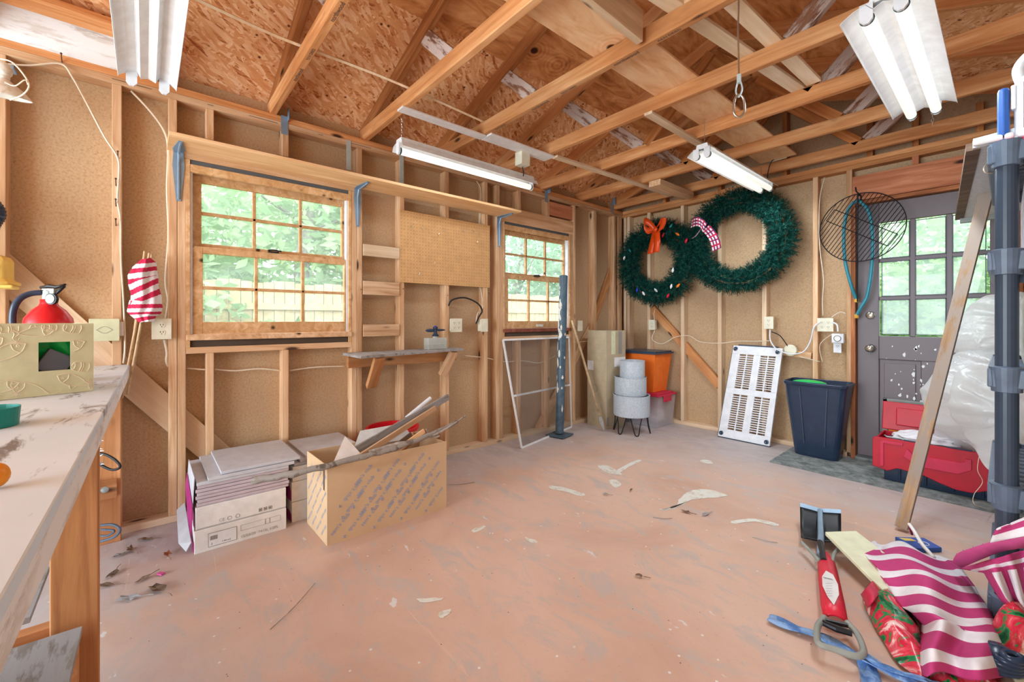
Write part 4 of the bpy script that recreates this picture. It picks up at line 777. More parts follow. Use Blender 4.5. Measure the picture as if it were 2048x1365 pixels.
# ---------------------------------------------------------------- wreaths
def wreath(label, cx, cy, cz, Rr, rr, seed, n, bulbs, base):
    t = T('wreath', label, 'wreath', (cx, cy, cz-Rr-rr)); q = random.Random(seed); g = G()
    g.tube([(cx+Rr*math.cos(a*PI/18), cy, cz+Rr*math.sin(a*PI/18)) for a in range(36)], .02, 6, closed=True)
    for i in range(n):
        a = q.uniform(0, 2*PI); b = q.uniform(-.35*PI, 1.35*PI) if True else 0
        ra = Vector((math.cos(a), 0, math.sin(a))); out = (ra*math.cos(b)+Vector((0, -1, 0))*math.sin(b)*.8).normalized(); tang = Vector((-math.sin(a), 0, math.cos(a)))
        p0 = Vector((cx, cy, cz))+ra*Rr+out*rr*.25; d = (out+tang*q.uniform(-.7, 1.0)+Vector((0, 0, -.1))).normalized(); ln = rr*q.uniform(.6, 1.0)
        s1 = d.cross(Vector((q.gauss(0, 1), q.gauss(0, 1), q.gauss(0, 1)))).normalized(); s2 = d.cross(s1)
        for k in range(13):
            tt = (k+1)/13; ang = k*2.4; e = (s1*math.cos(ang)+s2*math.sin(ang)); b0 = p0+d*ln*tt*.9; L2 = .040*(1.15-.5*tt); tip = b0+(e*.8+d*.75).normalized()*L2; wd = d.cross(e)*.0032
            g.add([b0-wd, b0+wd, tip], [(0, 1, 2)])
    t.part('branches', g, 'needle', fix=False)
    for (a, ro, m) in bulbs:
        a = R(a); c = Vector((cx+(Rr+ro)*math.cos(a), cy-rr*.86, cz+(Rr+ro)*math.sin(a))); c.y = max(c.y, cy-rr*.9)
        g = G(); g.lathe([(0, -.026), (.008, -.018), (.013, -.004), (.012, .008), (.007, .016), (.007, .026), (0, .026)], 12, M=Matrix.Translation(c) @ Matrix.Rotation(q.uniform(-.9, .9), 4, 'Y')); t.part('light_bulb', g, m, at=c, smooth=True)
    return t
W1T = wreath('smaller green wreath with orange bow and coloured bulbs', .535, 4.30, 1.785, .350, .145, 5, 2300, [(168, -.01, 'bulb_white'), (150, -.05, 'bulb_teal'), (38, .05, 'bulb_orange'), (55, .07, 'bulb_teal'), (22, .09, 'bulb_red'), (-25, -.06, 'bulb_white'), (-42, .08, 'bulb_orange'), (-78, -.02, 'bulb_white'), (-118, .0, 'bulb_blue'), (-103, .01, 'bulb_white'), (-62, .09, 'bulb_red'), (92, .08, 'bulb_blue'), (-50, .03, 'bulb_white'), (60, -.05, 'bulb_red')], 0)
W2T = wreath('larger plain green wreath with a plaid ribbon on its left', 1.385, 4.30, 1.905, .385, .130, 9, 2500, [], 0)
def ribbon(pts, w_, dirs, nseg=5):
    g = G(); P = spline(pts, nseg); k = len(P); Ds = spline(dirs, nseg); 
    vs = []
    for p_, d_ in zip(P, Ds): d_ = Vector(d_).normalized(); vs += [p_-d_*w_/2, p_+d_*w_/2]
    g.add(vs, [(2*i, 2*i+1, 2*i+3, 2*i+2) for i in range(k-1)]); return g
Y_ = 4.135
def rb(pix, w_, mat, parent, name, off=0.0, dirs=None):
    pts = [ony(u, v, Y_-y) for u, v, y in pix]; ds = dirs or [(1, 0, 0)]*len(pts)
    g = ribbon(pts, w_, ds); return parent.part(name, g, mat, solid=.002, smooth=True)
rb([(1308, 458, .02), (1296, 462, .06), (1288, 452, .09), (1290, 442, .08), (1300, 448, .05), (1310, 460, .02)], .07, 'bow_orange', W1T, 'bow_loop', dirs=[(.3, 0, 1), (.1, 0, 1), (0, 0, 1), (0, 0, 1), (.2, 0, 1), (.3, 0, 1)])
rb([(1311, 458, .02), (1322, 446, .07), (1327, 436, .10), (1326, 448, .08), (1320, 462, .05), (1312, 462, .02)], .065, 'bow_orange', W1T, 'bow_loop', dirs=[(1, 0, .6), (1, 0, .3), (1, 0, .0), (1, 0, .1), (1, 0, .4), (1, 0, .6)])
rb([(1311, 462, .03), (1306, 485, .06), (1301, 508, .05)], .075, 'bow_orange', W1T, 'bow_tail'); rb([(1313, 462, .035), (1314, 482, .07), (1312, 505, .055)], .075, 'bow_orange', W1T, 'bow_tail')
g = G(); g.ball(ony(1311, 459, Y_-.05), (.024, .018, .028), 12, 8); W1T.part('bow_knot', g, 'bow_orange', smooth=True)
def plaid(pix, w_, dirs, name='plaid_ribbon'):
    pts = spline([ony(u, v, Y_-y) for u, v, y in pix], 6); D = spline(dirs, 6); g = G(); k = len(pts); N = 12; vs = []
    for p_, d_ in zip(pts, D): d_ = Vector(d_).normalized(); vs += [p_+d_*w_*(j/N-.5) for j in range(N+1)]
    fs = []; o_ = len(g.v); g.v += vs
    for i in range(k-1):
        for j in range(N):
            m = (0, 0, 1, 2, 0, 0, 2, 1, 0, 0, 1, 2)[j]
            if i % 6 == 2: m = 1
            elif i % 6 == 5: m = 2 if m else 1
            g.f.append([o_+i*(N+1)+j, o_+i*(N+1)+j+1, o_+(i+1)*(N+1)+j+1, o_+(i+1)*(N+1)+j]); g.mi.append(m)
    W2T.part(name, g, ['cloth_white', 'cloth_red', 'plaid_dark'], smooth=True)
plaid([(1383, 447, .05), (1392, 443, .10), (1402, 446, .10), (1410, 456, .04)], .09, [(.2, 0, 1), (0, 0, 1), (.1, 0, 1), (.6, 0, 1)])
plaid([(1404, 456, .05), (1396, 466, .09), (1388, 474, .05)], .07, [(.7, 0, 1), (.7, 0, 1), (1, 0, .6)])
plaid([(1412, 456, .04), (1421, 466, .08), (1430, 482, .08), (1434, 500, .05)], .085, [(1, 0, .8), (1, 0, .5), (1, 0, .2), (1, 0, .35)])
# ---------------------------------------------------------------- grill grate, hose, rod on the gable wall
c = ony(1721, 455, 4.33); rG = .272; t = T('grill_grate', 'round black wire grill grate hanging beside the grey door', 'grill grate', (c.x, 4.33, c.z-rG))
g = G(); g.tube([(c.x+rG*math.cos(a*PI/24), 4.33, c.z+rG*math.sin(a*PI/24)) for a in range(48)], .0042, 6, closed=True); t.part('rim', g, 'black')
g = G(); aa = R(56); dx, dz = math.cos(aa), math.sin(aa)
for i in range(-10, 11):
    o_ = i*.0252; h = math.sqrt(max(0, rG*rG-o_*o_))
    g.tube([(c.x-dz*o_-dx*h, 4.33, c.z+dx*o_-dz*h), (c.x-dz*o_+dx*h, 4.33, c.z+dx*o_+dz*h)], .0028, 5)
t.part('bars', g, 'black')
g = G()
for o_ in (.05, -.05):
    p0 = Vector((c.x+dx*o_, 4.324, c.z+dz*o_)); g.tube([p0+Vector((-dz, 0, dx))*.235, p0-Vector((-dz, 0, dx))*.235], .0035, 6)
for s_ in (1, -1):
    e = Vector((-dz, 0, dx))*.235*s_; a_ = Vector((c.x, 4.324, c.z))+e; g.tube([a_+Vector((dx, 0, dz))*.05, a_-Vector((dx, 0, dz))*.05], .0035, 6)
t.part('cross_bars', g, 'black')
g = G(); pts = spline([ony(1713, 600, 4.40), ony(1702, 570, 4.37), ony(1690, 520, 4.36), ony(1688, 460, 4.36), ony(1696, 420, 4.36), ony(1713, 402, 4.36), ony(1722, 405, 4.36), ony(1738, 425, 4.36), ony(1745, 470, 4.36), ony(1744, 530, 4.36), ony(1735, 590, 4.37), ony(1722, 615, 4.37), ony(1713, 632, 4.38)], 6)
t = T('garden_hose', 'short teal garden hose hung in a long loop behind the grill grate', 'hose', ony(1716, 632, 4.38)); t.part('hose', g.tube(pts, .0125, 10), 'teal_hose', smooth=True)
for e, q in ((0, pts[0]), (1, pts[-1])): g = G(); g.lathe([(0, -.02), (.016, -.02), (.016, .0), (.014, .012), (0, .012)], 12, M=Matrix.Translation(q)); t.part('brass_coupling', g, 'gold', at=q)
g = G(); g.tube([ony(1715, 390, 4.34), ony(1715, 604, 4.39)], .006, 8); g.tube([ony(1715, 388, 4.345), ony(1722, 392, 4.345), ony(1722, 400, 4.345)], .006, 6); tag(g.build('black_rod', 'black'), 'thin black rod hanging through the hose loop', 'rod')
p = ony(1718, 388, 4.40); g = G(); g.tube([p+Vector((0, .04, 0)), p+Vector((0, -.10, 0)), p+Vector((0, -.12, .03))], .005, 8); tag(g.build('wall_hook', 'black'), 'black wall hook holding the grill grate', 'hook')
# ---------------------------------------------------------------- workbench
t = T('workbench', 'long workbench with paint-worn white top along the left side', 'workbench', (1.3, -.4, 0))
g = G(); poly = [(.002, -.735), (2.62, -.745), (2.62, -.105), (2.60, -.094), (.002, -.064)]; g.prism(poly, .020, Matrix.Translation((0, 0, .886))); t.part('bench_top', g, 'bench_mat' if 'bench_mat' in MATS else 'bench_paint', bevel=.003)
board('front_edge', (.002, -.082, .862), (2.60, -.112, .862), .046, .034, 'whitewash', t.o, pbase=t.b)
def leg(x, y, nm='leg'): board(nm, (x, y, 0), (x, y, .885), .092, .038, 'benchleg', t.o, up=(0, 1, 0), pbase=t.b, bevel=.003)
leg(.06, -.142); leg(1.44, -.142); leg(.06, -.66); leg(1.44, -.66)
for x, w_ in ((.102, .09), (1.398, .09)): 
    board('cross_rail', (x, -.19+.08, .285), (x, -.70, .285), .089, .038, 'benchleg', t.o, pbase=t.b)
    board('apron', (x+.0, -.19+.06, .82), (x, -.70, .82), .08, .036, 'benchleg', t.o, pbase=t.b)
for x in (.1215, 1.4595+.004): 
    p = Vector((x, -.155, .292)); g = G(); g.lathe([(0, 0), (.016, 0), (.016, .002), (.010, .007), (0, .009)], 16, M=Matrix.Translation(p) @ Matrix.Rotation(R(90), 4, 'Y')); t.part('bolt', g, 'zinc', at=p, smooth=True)
g = G(); g.bb(.02, 1.36, -.70, -.235, .331, .347); t.part('lower_shelf', g, 'greywood')
g = G(); g.prism([(1.48, -.72), (2.6, -.72), (2.6, -.14), (1.50, -.125)], .016, Matrix.Translation((0, 0, .331))); t.part('lower_shelf', g, 'greywood')
g = G(); g.bb(1.50, 1.54, -.70, -.13, 0, .33); g.bb(2.52, 2.56, -.70, -.13, 0, .33); t.part('shelf_support', g, 'benchleg')
# ---------------------------------------------------------------- green patterned box on the bench
A, Bq = Vector((1.069, -.132, .907)), Vector((1.150, -.382, .907)); fx = (Bq-A).normalized(); fn = Vector((-fx.y, fx.x, 0)); fn = fn if fn.x > 0 else -fn; Wd = (Bq-A).length; H = .226
t = T('patterned_box', 'green cardboard box printed with white fish outlines on the workbench', 'box', A)
M = Matrix((-fx, fn, Vector((0, 0, 1)))).transposed().to_4x4(); M.translation = Bq           # local x: left to right in the picture, local y: towards the room
def bl(x, z, y=.0): return M @ Vector((x, y, z))
g = G(); hx0, hx1, hz0, hz1 = Wd*.52, Wd*.79, H*.34, H*.74
for a, b, c_, e in ((0, Wd, 0, hz0), (0, Wd, hz1, H), (0, hx0, hz0, hz1), (hx1, Wd, hz0, hz1)): g.box((0, 0, 0), (b-a, .004, e-c_), M=M @ Matrix.Translation(((a+b)/2, -.002, (c_+e)/2)))
for x in (.002, Wd-.002): g.box((0, 0, 0), (.004, .20, H), M=M @ Matrix.Translation((x, -.102, H/2)))
g.box((0, 0, 0), (Wd, .004, H), M=M @ Matrix.Translation((Wd/2, -.202, H/2))); g.box((0, 0, 0), (Wd-.01, .2, .004), M=M @ Matrix.Translation((Wd/2, -.102, .003))); g.box((0, 0, 0), (Wd, .2, .004), M=M @ Matrix.Translation((Wd/2, -.102, H-.003)))
t.part('carton', g, 'greenbox')
g = G()
def line(pts, r_=.0015, closed=False):
    Q_ = [(q.x, q.y) for q in spline([(a, b, 0) for a, b in pts], 4, closed)]; Q_ += Q_[:1] if closed else []; run = []
    for x, z in Q_+[(-9, -9)]:
        ok = .004 < x < Wd-.004 and .004 < z < H-.004 and not (hx0-.003 < x < hx1+.003 and hz0-.003 < z < hz1+.003)
        if ok: run.append(bl(x, z, .0006))
        else:
            if len(run) > 1: g.tube(run, r_, 4)
            run = []
def fish(cx, cz, s_, ang):
    c_, s2 = math.cos(ang), math.sin(ang); f_ = lambda pts: [(cx+s_*(a*c_-b*s2), cz+s_*(a*s2+b*c_)) for a, b in pts]
    line(f_([(.5, 0), (.3, .17), (0, .2), (-.3, .08), (-.42, .02)])); line(f_([(.5, 0), (.3, -.15), (0, -.17), (-.3, -.07), (-.42, -.02)])); line(f_([(-.42, .02), (-.6, .18), (-.54, 0), (-.6, -.18), (-.42, -.02)])); line(f_([(.25, .17), (.2, 0), (.25, -.14)])); line(f_([(.36, .04), (.34, .07), (.31, .04), (.34, .01)]), closed=True); line(f_([(.05, .2), (-.05, .3), (-.15, .14)]))
def barrel(cx, cz, s_, ang):
    c_, s2 = math.cos(ang), math.sin(ang); f_ = lambda pts: [(cx+s_*(a*c_-b*s2), cz+s_*(a*s2+b*c_)) for a, b in pts]
    line(f_([(-.4, -.25), (-.1, -.32), (.3, -.28)])); line(f_([(-.4, .25), (-.1, .32), (.3, .28)])); line(f_([(-.4, -.25), (-.48, 0), (-.4, .25)])); line(f_([(-.4, -.25), (-.32, 0), (-.4, .25)]))
    for x in (-.1, .0, .3): line(f_([(x, -.3), (x+.07, 0), (x, .3)]))
def star(cx, cz, s_):
    for k in range(6): a = k*PI/6; line([(cx-s_*math.cos(a), cz-s_*math.sin(a)), (cx, cz), (cx+s_*math.cos(a), cz+s_*math.sin(a))], .0009)
u_ = lambda px, py: (Wd*(1-(187-px)/187*.72) if False else Wd-(187-px)*(.0013+.0000018*(187-px)*0), H*(1-(py-648)/145))
for px, py, s_, an in ((38, 705, .10, .6), (80, 780, .10, -.5+PI), (140, 700, .09, .5), (152, 768, .09, PI-.5), (30, 770, .08, .3), (85, 665, .08, .1)): x, z = u_(px, py); fish(x, z, s_, an)
for px, py, s_, an in ((20, 680, .05, -.3), (165, 740, .05, -.2), (45, 655, .05, .2), (150, 658, .05, -.2), (15, 790, .05, -.3), (110, 655, .04, 0)): x, z = u_(px, py); barrel(x, z, s_, an)
for px, py in ((55, 684), (20, 700), (55, 785), (178, 775)): x, z = u_(px, py); star(x, z, .013)
t.part('printed_pattern', g, 'cream')
g = G(); g.grid(lambda a, b: bl(hx0-.02+(hx1-hx0+.04)*a, hz0-.02+(hz1-hz0+.04)*b, -.04+.012*math.sin(a*7+b*3)), 10, 10); t.part('green_liner', g, 'green', smooth=True)
g = G(); g.box((0, 0, 0), (.07, .03, .07), M=M @ Matrix.Translation((hx1-.032, -.022, hz0+.022)) @ Matrix.Rotation(.55, 4, 'Y')); t.part('grey_block', g, 'grey_slot', bevel=.003)
# ---------------------------------------------------------------- fire extinguisher
c = at(98, 640, 1.60); cx, cy = c.x, c.y; t = T('fire_extinguisher', 'red fire extinguisher with black hose behind the green patterned box', 'fire extinguisher', (cx, cy, .906))
g = G(); g.lathe([(0, 0), (.062, 0), (.069, .008), (.069, .215), (.064, .245), (.046, .275), (.028, .292), (.024, .30), (.024, .315), (0, .315)], 32, (cx, cy, .906)); t.part('cylinder', g, 'red', smooth=True)
g = G(); g.lathe([(.0695, .185), (.0715, .185), (.0715, .194), (.0695, .194)], 32, (cx, cy, .906)); t.part('strap', g, 'black')
g = G(); g.lathe([(0, 0), (.018, 0), (.018, .03), (.014, .035), (0, .035)], 16, (cx, cy, 1.221)); vp = RX*.02; g.box((cx+RX.x*.006, cy+RX.y*.006, 1.252), (.045, .022, .02), rz=YAW); t.part('valve', g, 'zinc', bevel=.002)
Mh = lambda s_, a, n_=0.0: Vector((cx, cy, 0))+RX*s_-AX*n_+Vector((0, 0, a))
g = G(); g.tube([Mh(-.03, 1.266), Mh(.0, 1.272), Mh(.03, 1.268), Mh(.062, 1.278)], [.006, .007, .006, .004], 8); g.tube([Mh(.005, 1.248), Mh(.03, 1.245), Mh(.058, 1.272)], .0055, 8); t.part('lever', g, 'black', smooth=True)
g = G(); g.tube(spline([Mh(-.012, 1.247, .01), Mh(-.04, 1.240, .03), Mh(-.058, 1.215, .05), Mh(-.066, 1.16, .06), Mh(-.066, 1.06, .055), Mh(-.062, .97, .05)], 5), .0105, 10); t.part('hose', g, 'hose_black' if 'hose_black' in MATS else 'navy', smooth=True)
p = Mh(.040, 1.222, .03); g = G(); Mg = Matrix((RX, Vector((0, 0, 1)), -AX)).transposed().to_4x4(); Mg.translation = p; g.lathe([(0, -.008), (.021, -.008), (.021, .002), (0, .002)], 20, M=Mg); t.part('gauge', g, 'black')
g = G(); g.lathe([(0, .003), (.016, .003), (.016, .0045), (0, .0045)], 20, M=Mg); t.part('gauge_dial', g, 'labelwhite')
# ---------------------------------------------------------------- things on or above the bench at the far left
g = G(); p = onz(-26, 855, .907); g.lathe([(.045, 0), (.047, 0), (.050, .042), (.048, .042), (.045, .003), (0, .003)], 28, (p.x, p.y, .907)); tag(g.build('teal_tin', 'teal', smooth=False), 'round teal tin on the workbench at the picture edge', 'tin')
g = G(); p = onz(-12, 945, .93); g.ball((p.x, p.y, .925), (.016, .016, .018), 16, 10); tag(g.build('orange_ball', 'orange_skin', smooth=True), 'small orange ball on the workbench', 'ball')
y0 = -.50; t = T('leaf_blower', 'yellow power tool with ribbed black hose hanging on the wall stud', 'power tool', (.12, y0, 1.27))
g = G(); g.lathe([(0, 0), (.10, 0), (.10, .012), (.085, .018), (.078, .022), (.078, .105), (.066, .125), (.04, .135), (0, .135)], 8, (.12, y0-.03, 1.30), a0=0); t.part('housing', g, 'yellow', bevel=.006)
g = G(); g.bb(.06, .20, y0-.10, y0+.055, 1.285, 1.30); t.part('flange', g, 'yellow', bevel=.006)
for q in (Vector((.192, y0+.0, 1.375)), Vector((.192, y0+.02, 1.292))): g = G(); g.ball(q, .007, 8, 6); t.part('screw', g, 'zinc', at=q)
g = G(); pts = spline([(.13, y0-.03, 1.435), (.13, y0-.025, 1.50), (.14, y0-.02, 1.56), (.15, y0+.0, 1.62), (.14, y0-.03, 1.67), (.12, y0-.09, 1.67), (.11, y0-.15, 1.6)], 12); g.tube(pts, .028, 12, rib=.10); t.part('hose', g, 'navy')
g = G(); g.tube([(0, y0-.02, 1.30), (.05, y0-.02, 1.30)], .006, 6); t.part('hanger', g, 'nail')
t = T('clamp_lamp', 'white clamp lamp with cord hanging below the top plate at the upper left', 'lamp', (.10, -.47, 2.17))
p = at(8, 190, 1.9); g = G(); g.lathe([(.012, .07), (.03, .055), (.06, .03), (.085, 0), (.088, -.006), (.083, -.004), (.058, .024), (.028, .048), (0, .055)], 24, M=Matrix.Translation(p) @ Matrix.Rotation(R(12), 4, 'Y')); t.part('lamp_shade', g, 'worn_paint', smooth=True)
p2 = at(6, 140, 1.9); g = G(); g.ball(p2, (.03, .03, .038), 14, 8); g.tube([p2+Vector((0, 0, -.02)), p+Vector((0, 0, .06))], .02, 10); t.part('socket', g, 'worn_paint', smooth=True)
g = G(); g.tube(spline([at(2, 118, 1.9), at(25, 125, 1.88), at(48, 150, 1.88), at(58, 172, 1.88), at(45, 190, 1.88), at(20, 200, 1.88)], 6), .0035, 6); g.tube(spline([at(10, 165, 1.87), at(30, 172, 1.86), at(50, 160, 1.87), at(56, 170, 1.88)], 6), .0025, 6); t.part('cord', g, 'wire_white', smooth=True)
g = G(); p3 = at(10, 125, 1.93); g.bb(.0, .07, p3.y-.02, p3.y+.02, p3.z-.004, p3.z+.01); t.part('clamp', g, 'steel_blue')
# ---------------------------------------------------------------- furled flags
t = T('furled_flag', 'red and white striped flag rolled on thin poles leaning beside the workbench', 'flag', onx(262, 790, .06))
rows = [(283, 300, 518), (266, 312, 530), (256, 313, 545), (257, 316, 562), (262, 316, 580), (261, 322, 598), (257, 325, 612), (254, 322, 625), (262, 312, 632), (278, 308, 644)]
g = G(); NR = 36
def frow(b):
    f_ = b*(len(rows)-1); i = min(int(f_), len(rows)-2); q = f_-i; return [rows[i][k]*(1-q)+rows[i+1][k]*q for k in range(3)]
def ffn(a, b):
    l_, r_, v = frow(b); u = l_+(r_-l_)*a; vv = v+ (a-.5)*(-16 if b < .6 else 8)*math.sin(b*PI+.2); return onx(u, vv, .06+.045*math.sin(PI*a)+.008*math.sin(a*14+b*5))
g.grid(ffn, 36, 150, mfn=lambda a, b: int((b*15+a*.9*(1 if b > .3 else -.6))) % 2); t.part('striped_cloth', g, ['cloth_red', 'cloth_white'], smooth=True, solid=.004)
for a, b in (((289, 506), (262, 720)), ((298, 510), (244, 797)), ((303, 512), (268, 735)), ((283, 640), (255, 790))):
    g = G(); p0, p1 = onx(*a, .065), onx(*b, .045); g.tube([p0, p1], .0055, 8); g.ball(p0, (.006, .006, .012), 8, 6); t.part('pole', g, 'plainstick', at=p0)
# ---------------------------------------------------------------- flooring cartons
def carton_stack():
    P = lambda *q: Vector(q)
    def box_(name, x0, x1, y0, y1, z0, z1, label, base_label=False, torn=True):
        t = T(name, label, 'carton', (x0, y0, z0), group='flooring cartons against the window wall')
        g = G(); g.bb(x0, x1, y0, y1, z0, z1); t.part('carton', g, 'boxwhite', bevel=.002)
        if torn:
            g = G(); q = random.Random(int(z0*999+y0*77)); xs = [x0+.02+(x1-x0-.03)*i/8 for i in range(9)]
            g.add([P(x, y0-.0015-.012*q.random()*(i % 2), z0+.004) for i, x in enumerate(xs)]+[P(x, y0-.002, z0+(z1-z0)*q.uniform(.35, .95)) for x in xs], [(i, i+1, i+10, i+9) for i in range(8)]); t.part('torn_liner', g, 'magenta', solid=.001)
        return t
    a = box_('flooring_carton', .015, .494, .18, .585, 0, .112, 'lowest white flooring carton with barcode label, left stack')
    b = box_('flooring_carton', .02, .488, .185, .585, .114, .222, 'upper white flooring carton under the loose planks, left stack')
    c_ = box_('flooring_carton', .02, .445, .625, 1.03, 0, .112, 'lowest flooring carton of the right stack behind the tan box', torn=True)
    d_ = box_('flooring_carton', .02, .440, .625, 1.03, .114, .226, 'middle flooring carton of the right stack', torn=True)
    box_('flooring_carton', .02, .440, .63, 1.03, .228, .31, 'top flooring carton of the right stack', torn=False)
    # label and print on the lowest carton
    g = G(); g.bb(.4945, .4950, .235, .355, .018, .085); l_ = a.part('barcode_label', g, 'labelwhite', at=(.4945, .235, .018))
    g = G(); [g.bb(.4953, .4956, .243+.0035*i, .243+.0035*i+.0016, .05, .07) for i in range(9)]; g.bb(.4953, .4956, .236, .354, .0175, .019); g.bb(.4953, .4956, .236, .354, .084, .0855); g.bb(.4953, .4956, .235, .2362, .018, .085); g.bb(.4953, .4956, .3538, .355, .018, .085); a.part('barcode', g, 'ink', l_, at=(.4953, .243, .05))
    q = text('1', .018, (.4958, .245, .03), (0, 1, 0), (0, 0, 1), 'ink', a.o, pbase=a.b); text('1.44 m2', .012, (.4958, .29, .03), (0, 1, 0), (0, 0, 1), 'ink', a.o, pbase=a.b)
    text('15/03/20  7415L 5/2PL', .019, (.4955, .372, .024), (0, 1, 0), (0, 0, 1), 'inklite', a.o, pbase=a.b)
    g = G(); 
    for y_, z_, w_, h_ in ((.372, .055, .11, .028), (.485, .055, .018, .028), (.505, .055, .05, .028)):
        for q in ((y_, y_+w_, z_, z_+.001), (y_, y_+w_, z_+h_, z_+h_+.001), (y_, y_+.001, z_, z_+h_), (y_+w_, y_+w_+.001, z_, z_+h_)): g.bb(.4944, .4949, *q)
    a.part('printed_table', g, 'inklite')
    text('CE', .020, (.4885, .28, .135), (0, 1, 0), (0, 0, 1), 'inklite', b.o, pbase=b.b)
    g = G()
    for y_ in (.325, .36): g.tube([(.4886, y_+.009*math.cos(k*PI/6), .135+.009*math.sin(k*PI/6)) for k in range(12)], .0007, 4, closed=True)
    for y_ in (.455, .478, .501):
        for q in ((y_, y_+.015, .128, .130), (y_, y_+.015, .142, .144), (y_, y_+.002, .128, .144), (y_+.013, y_+.015, .128, .144), (y_+.004, y_+.010, .133, .139)): g.bb(.4884, .4888, *q)
    g.bb(.4884, .4887, .19, .585, .1175, .1185); b.part('printed_marks', g, 'ink')
    g = G(); g.bb(.4405, .4412, .96, 1.02, .135, .20); d_.part('barcode_label', g, 'labelwhite')
    # loose planks on top
    lab = ['lowest', 'second lowest', 'third lowest', 'fourth lowest', 'fifth lowest', 'sixth lowest', 'third from the top', 'second from the top', 'topmost']
    for i in range(9):
        z = .2235+.0172*i; dy = (.0, .004, -.003, .002, -.004, .003, .0, .045, .10)[i]; dx = (0, .003, -.002, .002, .0, -.003, .004, .012, .0)[i]
        g = G(); g.bb(.03+dx, .478+dx, .19+dy, .60+dy*.6, z, z+.0150); tag(g.build('flooring_plank', ['tile_grey' if i > 5 else 'tile_edge'], bevel=.0015), 'grey flooring plank on the left carton stack, %s' % lab[i], 'plank', 'loose flooring planks on the left stack')
    for i in range(3):
        z = .312+.017*i; g = G(); g.bb(.03, .43+.006*i, .64+.03*i, 1.02, z, z+.015); tag(g.build('flooring_plank', 'tile_grey', bevel=.0015), 'grey flooring plank on the right carton stack, %s' % ['lowest', 'middle', 'topmost'][i], 'plank', 'loose flooring planks on the right stack')
    g = G(); g.add([P(.10, .176, .24), P(.46, .176, .225), P(.475, .178, .30), P(.475, .182, .372), P(.12, .182, .372)], [(0, 1, 2, 3, 4)]); tag(g.build('torn_carton_flap', 'tile_grey', solid=.003), 'torn end flap of the open flooring carton', 'carton flap')
    g = G(); g.add([P(.10, .168, .225), P(.40, .160, .16), P(.49, .17, .10), P(.48, .172, .24), P(.12, .174, .30)], [(0, 1, 2, 3, 4)]); tag(g.build('torn_carton_flap', 'magenta', solid=.002), 'torn magenta liner hanging at the end of the left stack', 'carton flap')
    g = G(); g.add([P(.10, .13, .10), P(.38, .125, .03), P(.46, .15, .012), P(.46, .17, .05), P(.10, .165, .13)], [(0, 1, 2, 3, 4)]); tag(g.build('torn_carton_flap', 'tile_grey', solid=.003), 'folded grey carton flap lying low at the end of the left stack', 'carton flap')
carton_stack()
# ---------------------------------------------------------------- tan carton with scraps
t = T('cardboard_box', 'open tan cardboard box with blue slanted lettering on the floor', 'box', (.66, 1.04, 0))
c4 = [Vector((.50, .69, 0)), Vector((.832, .695, 0)), Vector((.846, 1.389, 0)), Vector((.52, 1.385, 0))]; Hc = .405
g = G(); up = Vector((0, 0, Hc))
for i in range(4):
    a, b = c4[i], c4[(i+1) % 4]; ctr = sum(c4, Vector())/4; n_ = ((a+b)/2-ctr).normalized()*.004
    if i == 2: h0, h1 = Hc*.98, Hc*.98
    else: h0 = h1 = Hc
    g.add([a, b, b+Vector((0, 0, h1)), a+Vector((0, 0, h0)), a-n_, b-n_, b-n_+Vector((0, 0, h1)), a-n_+Vector((0, 0, h0))], [(0, 1, 2, 3), (7, 6, 5, 4), (3, 2, 6, 7), (0, 4, 5, 1), (0, 3, 7, 4), (1, 5, 6, 2)], mi=0)
g.add([c+Vector((0, 0, .004)) for c in c4], [(0, 1, 2, 3)]); t.part('carton', g, 'cardboard')
g = G(); a, b = c4[1]+Vector((.0, .26, Hc)), c4[1]+Vector((0, .13, Hc)); g.add([Vector((.80, .73, Hc-.01)), Vector((.80, .90, Hc-.01)), Vector((.70, .83, Hc+.10))], [(0, 1, 2)]); t.part('flap', g, 'boxwhite', solid=.003)
g = G(); g.add([Vector((.60, 1.30, Hc-.02)), Vector((.52, .95, Hc-.02)), Vector((.53, .98, Hc+.07)), Vector((.60, 1.22, Hc+.09))], [(0, 1, 2, 3)]); t.part('flap', g, 'boxwhite', solid=.003)
fy = (c4[2]-c4[1]).normalized(); fnx = Vector((fy.y, -fy.x, 0))
words = [(a_, b_) for a_ in range(0, 9) for b_ in range(0, 6)]
def clipped(p, d1, d2, s_, lo, hi):      # keeps whole words on the panel
    return True
for i in range(-2, 12):
    for j in range(5):
        y_ = -.06+.078*i+.066*j; z_ = .030+.082*j+(.02 if i % 2 else 0)
        if y_ < .01 or y_+.115 > .69 or z_+.115 > .395: continue
        p = c4[1]+fy*y_+fnx*.0012+Vector((0, 0, z_)); d1 = (fy*.72+Vector((0, 0, .69))); d2 = (-fy*.69+Vector((0, 0, .72)))
        sx = 1 if (i+j) % 2 else -1; pp = p if sx > 0 else p+d1.normalized()*.145
        text("sam's club", .031, pp, d1*sx, d2*sx, 'print_blue', t.o, pbase=t.b)
        g = G(); cc = p+d1.normalized()*(.160 if sx > 0 else -.012); e1, e2 = d1.normalized(), d2.normalized()
        if z_+.13 < .395: g.tube([cc+e1*.008, cc+e2*.008, cc-e1*.008, cc-e2*.008], .0016, 4, closed=True); t.part('printed_diamond', g, 'print_blue')
fx2 = (c4[1]-c4[0]).normalized()
for i in range(4):
    for j in range(4):
        p = c4[0]+fx2*(.02+.075*i)+Vector((0, -.0012, .03+.085*j)); d1 = fx2*.72+Vector((0, 0, .69)); d2 = -fx2*.69+Vector((0, 0, .72)); text("sam's club", .024, p, d1, d2, 'print_blue', t.o, pbase=t.b)
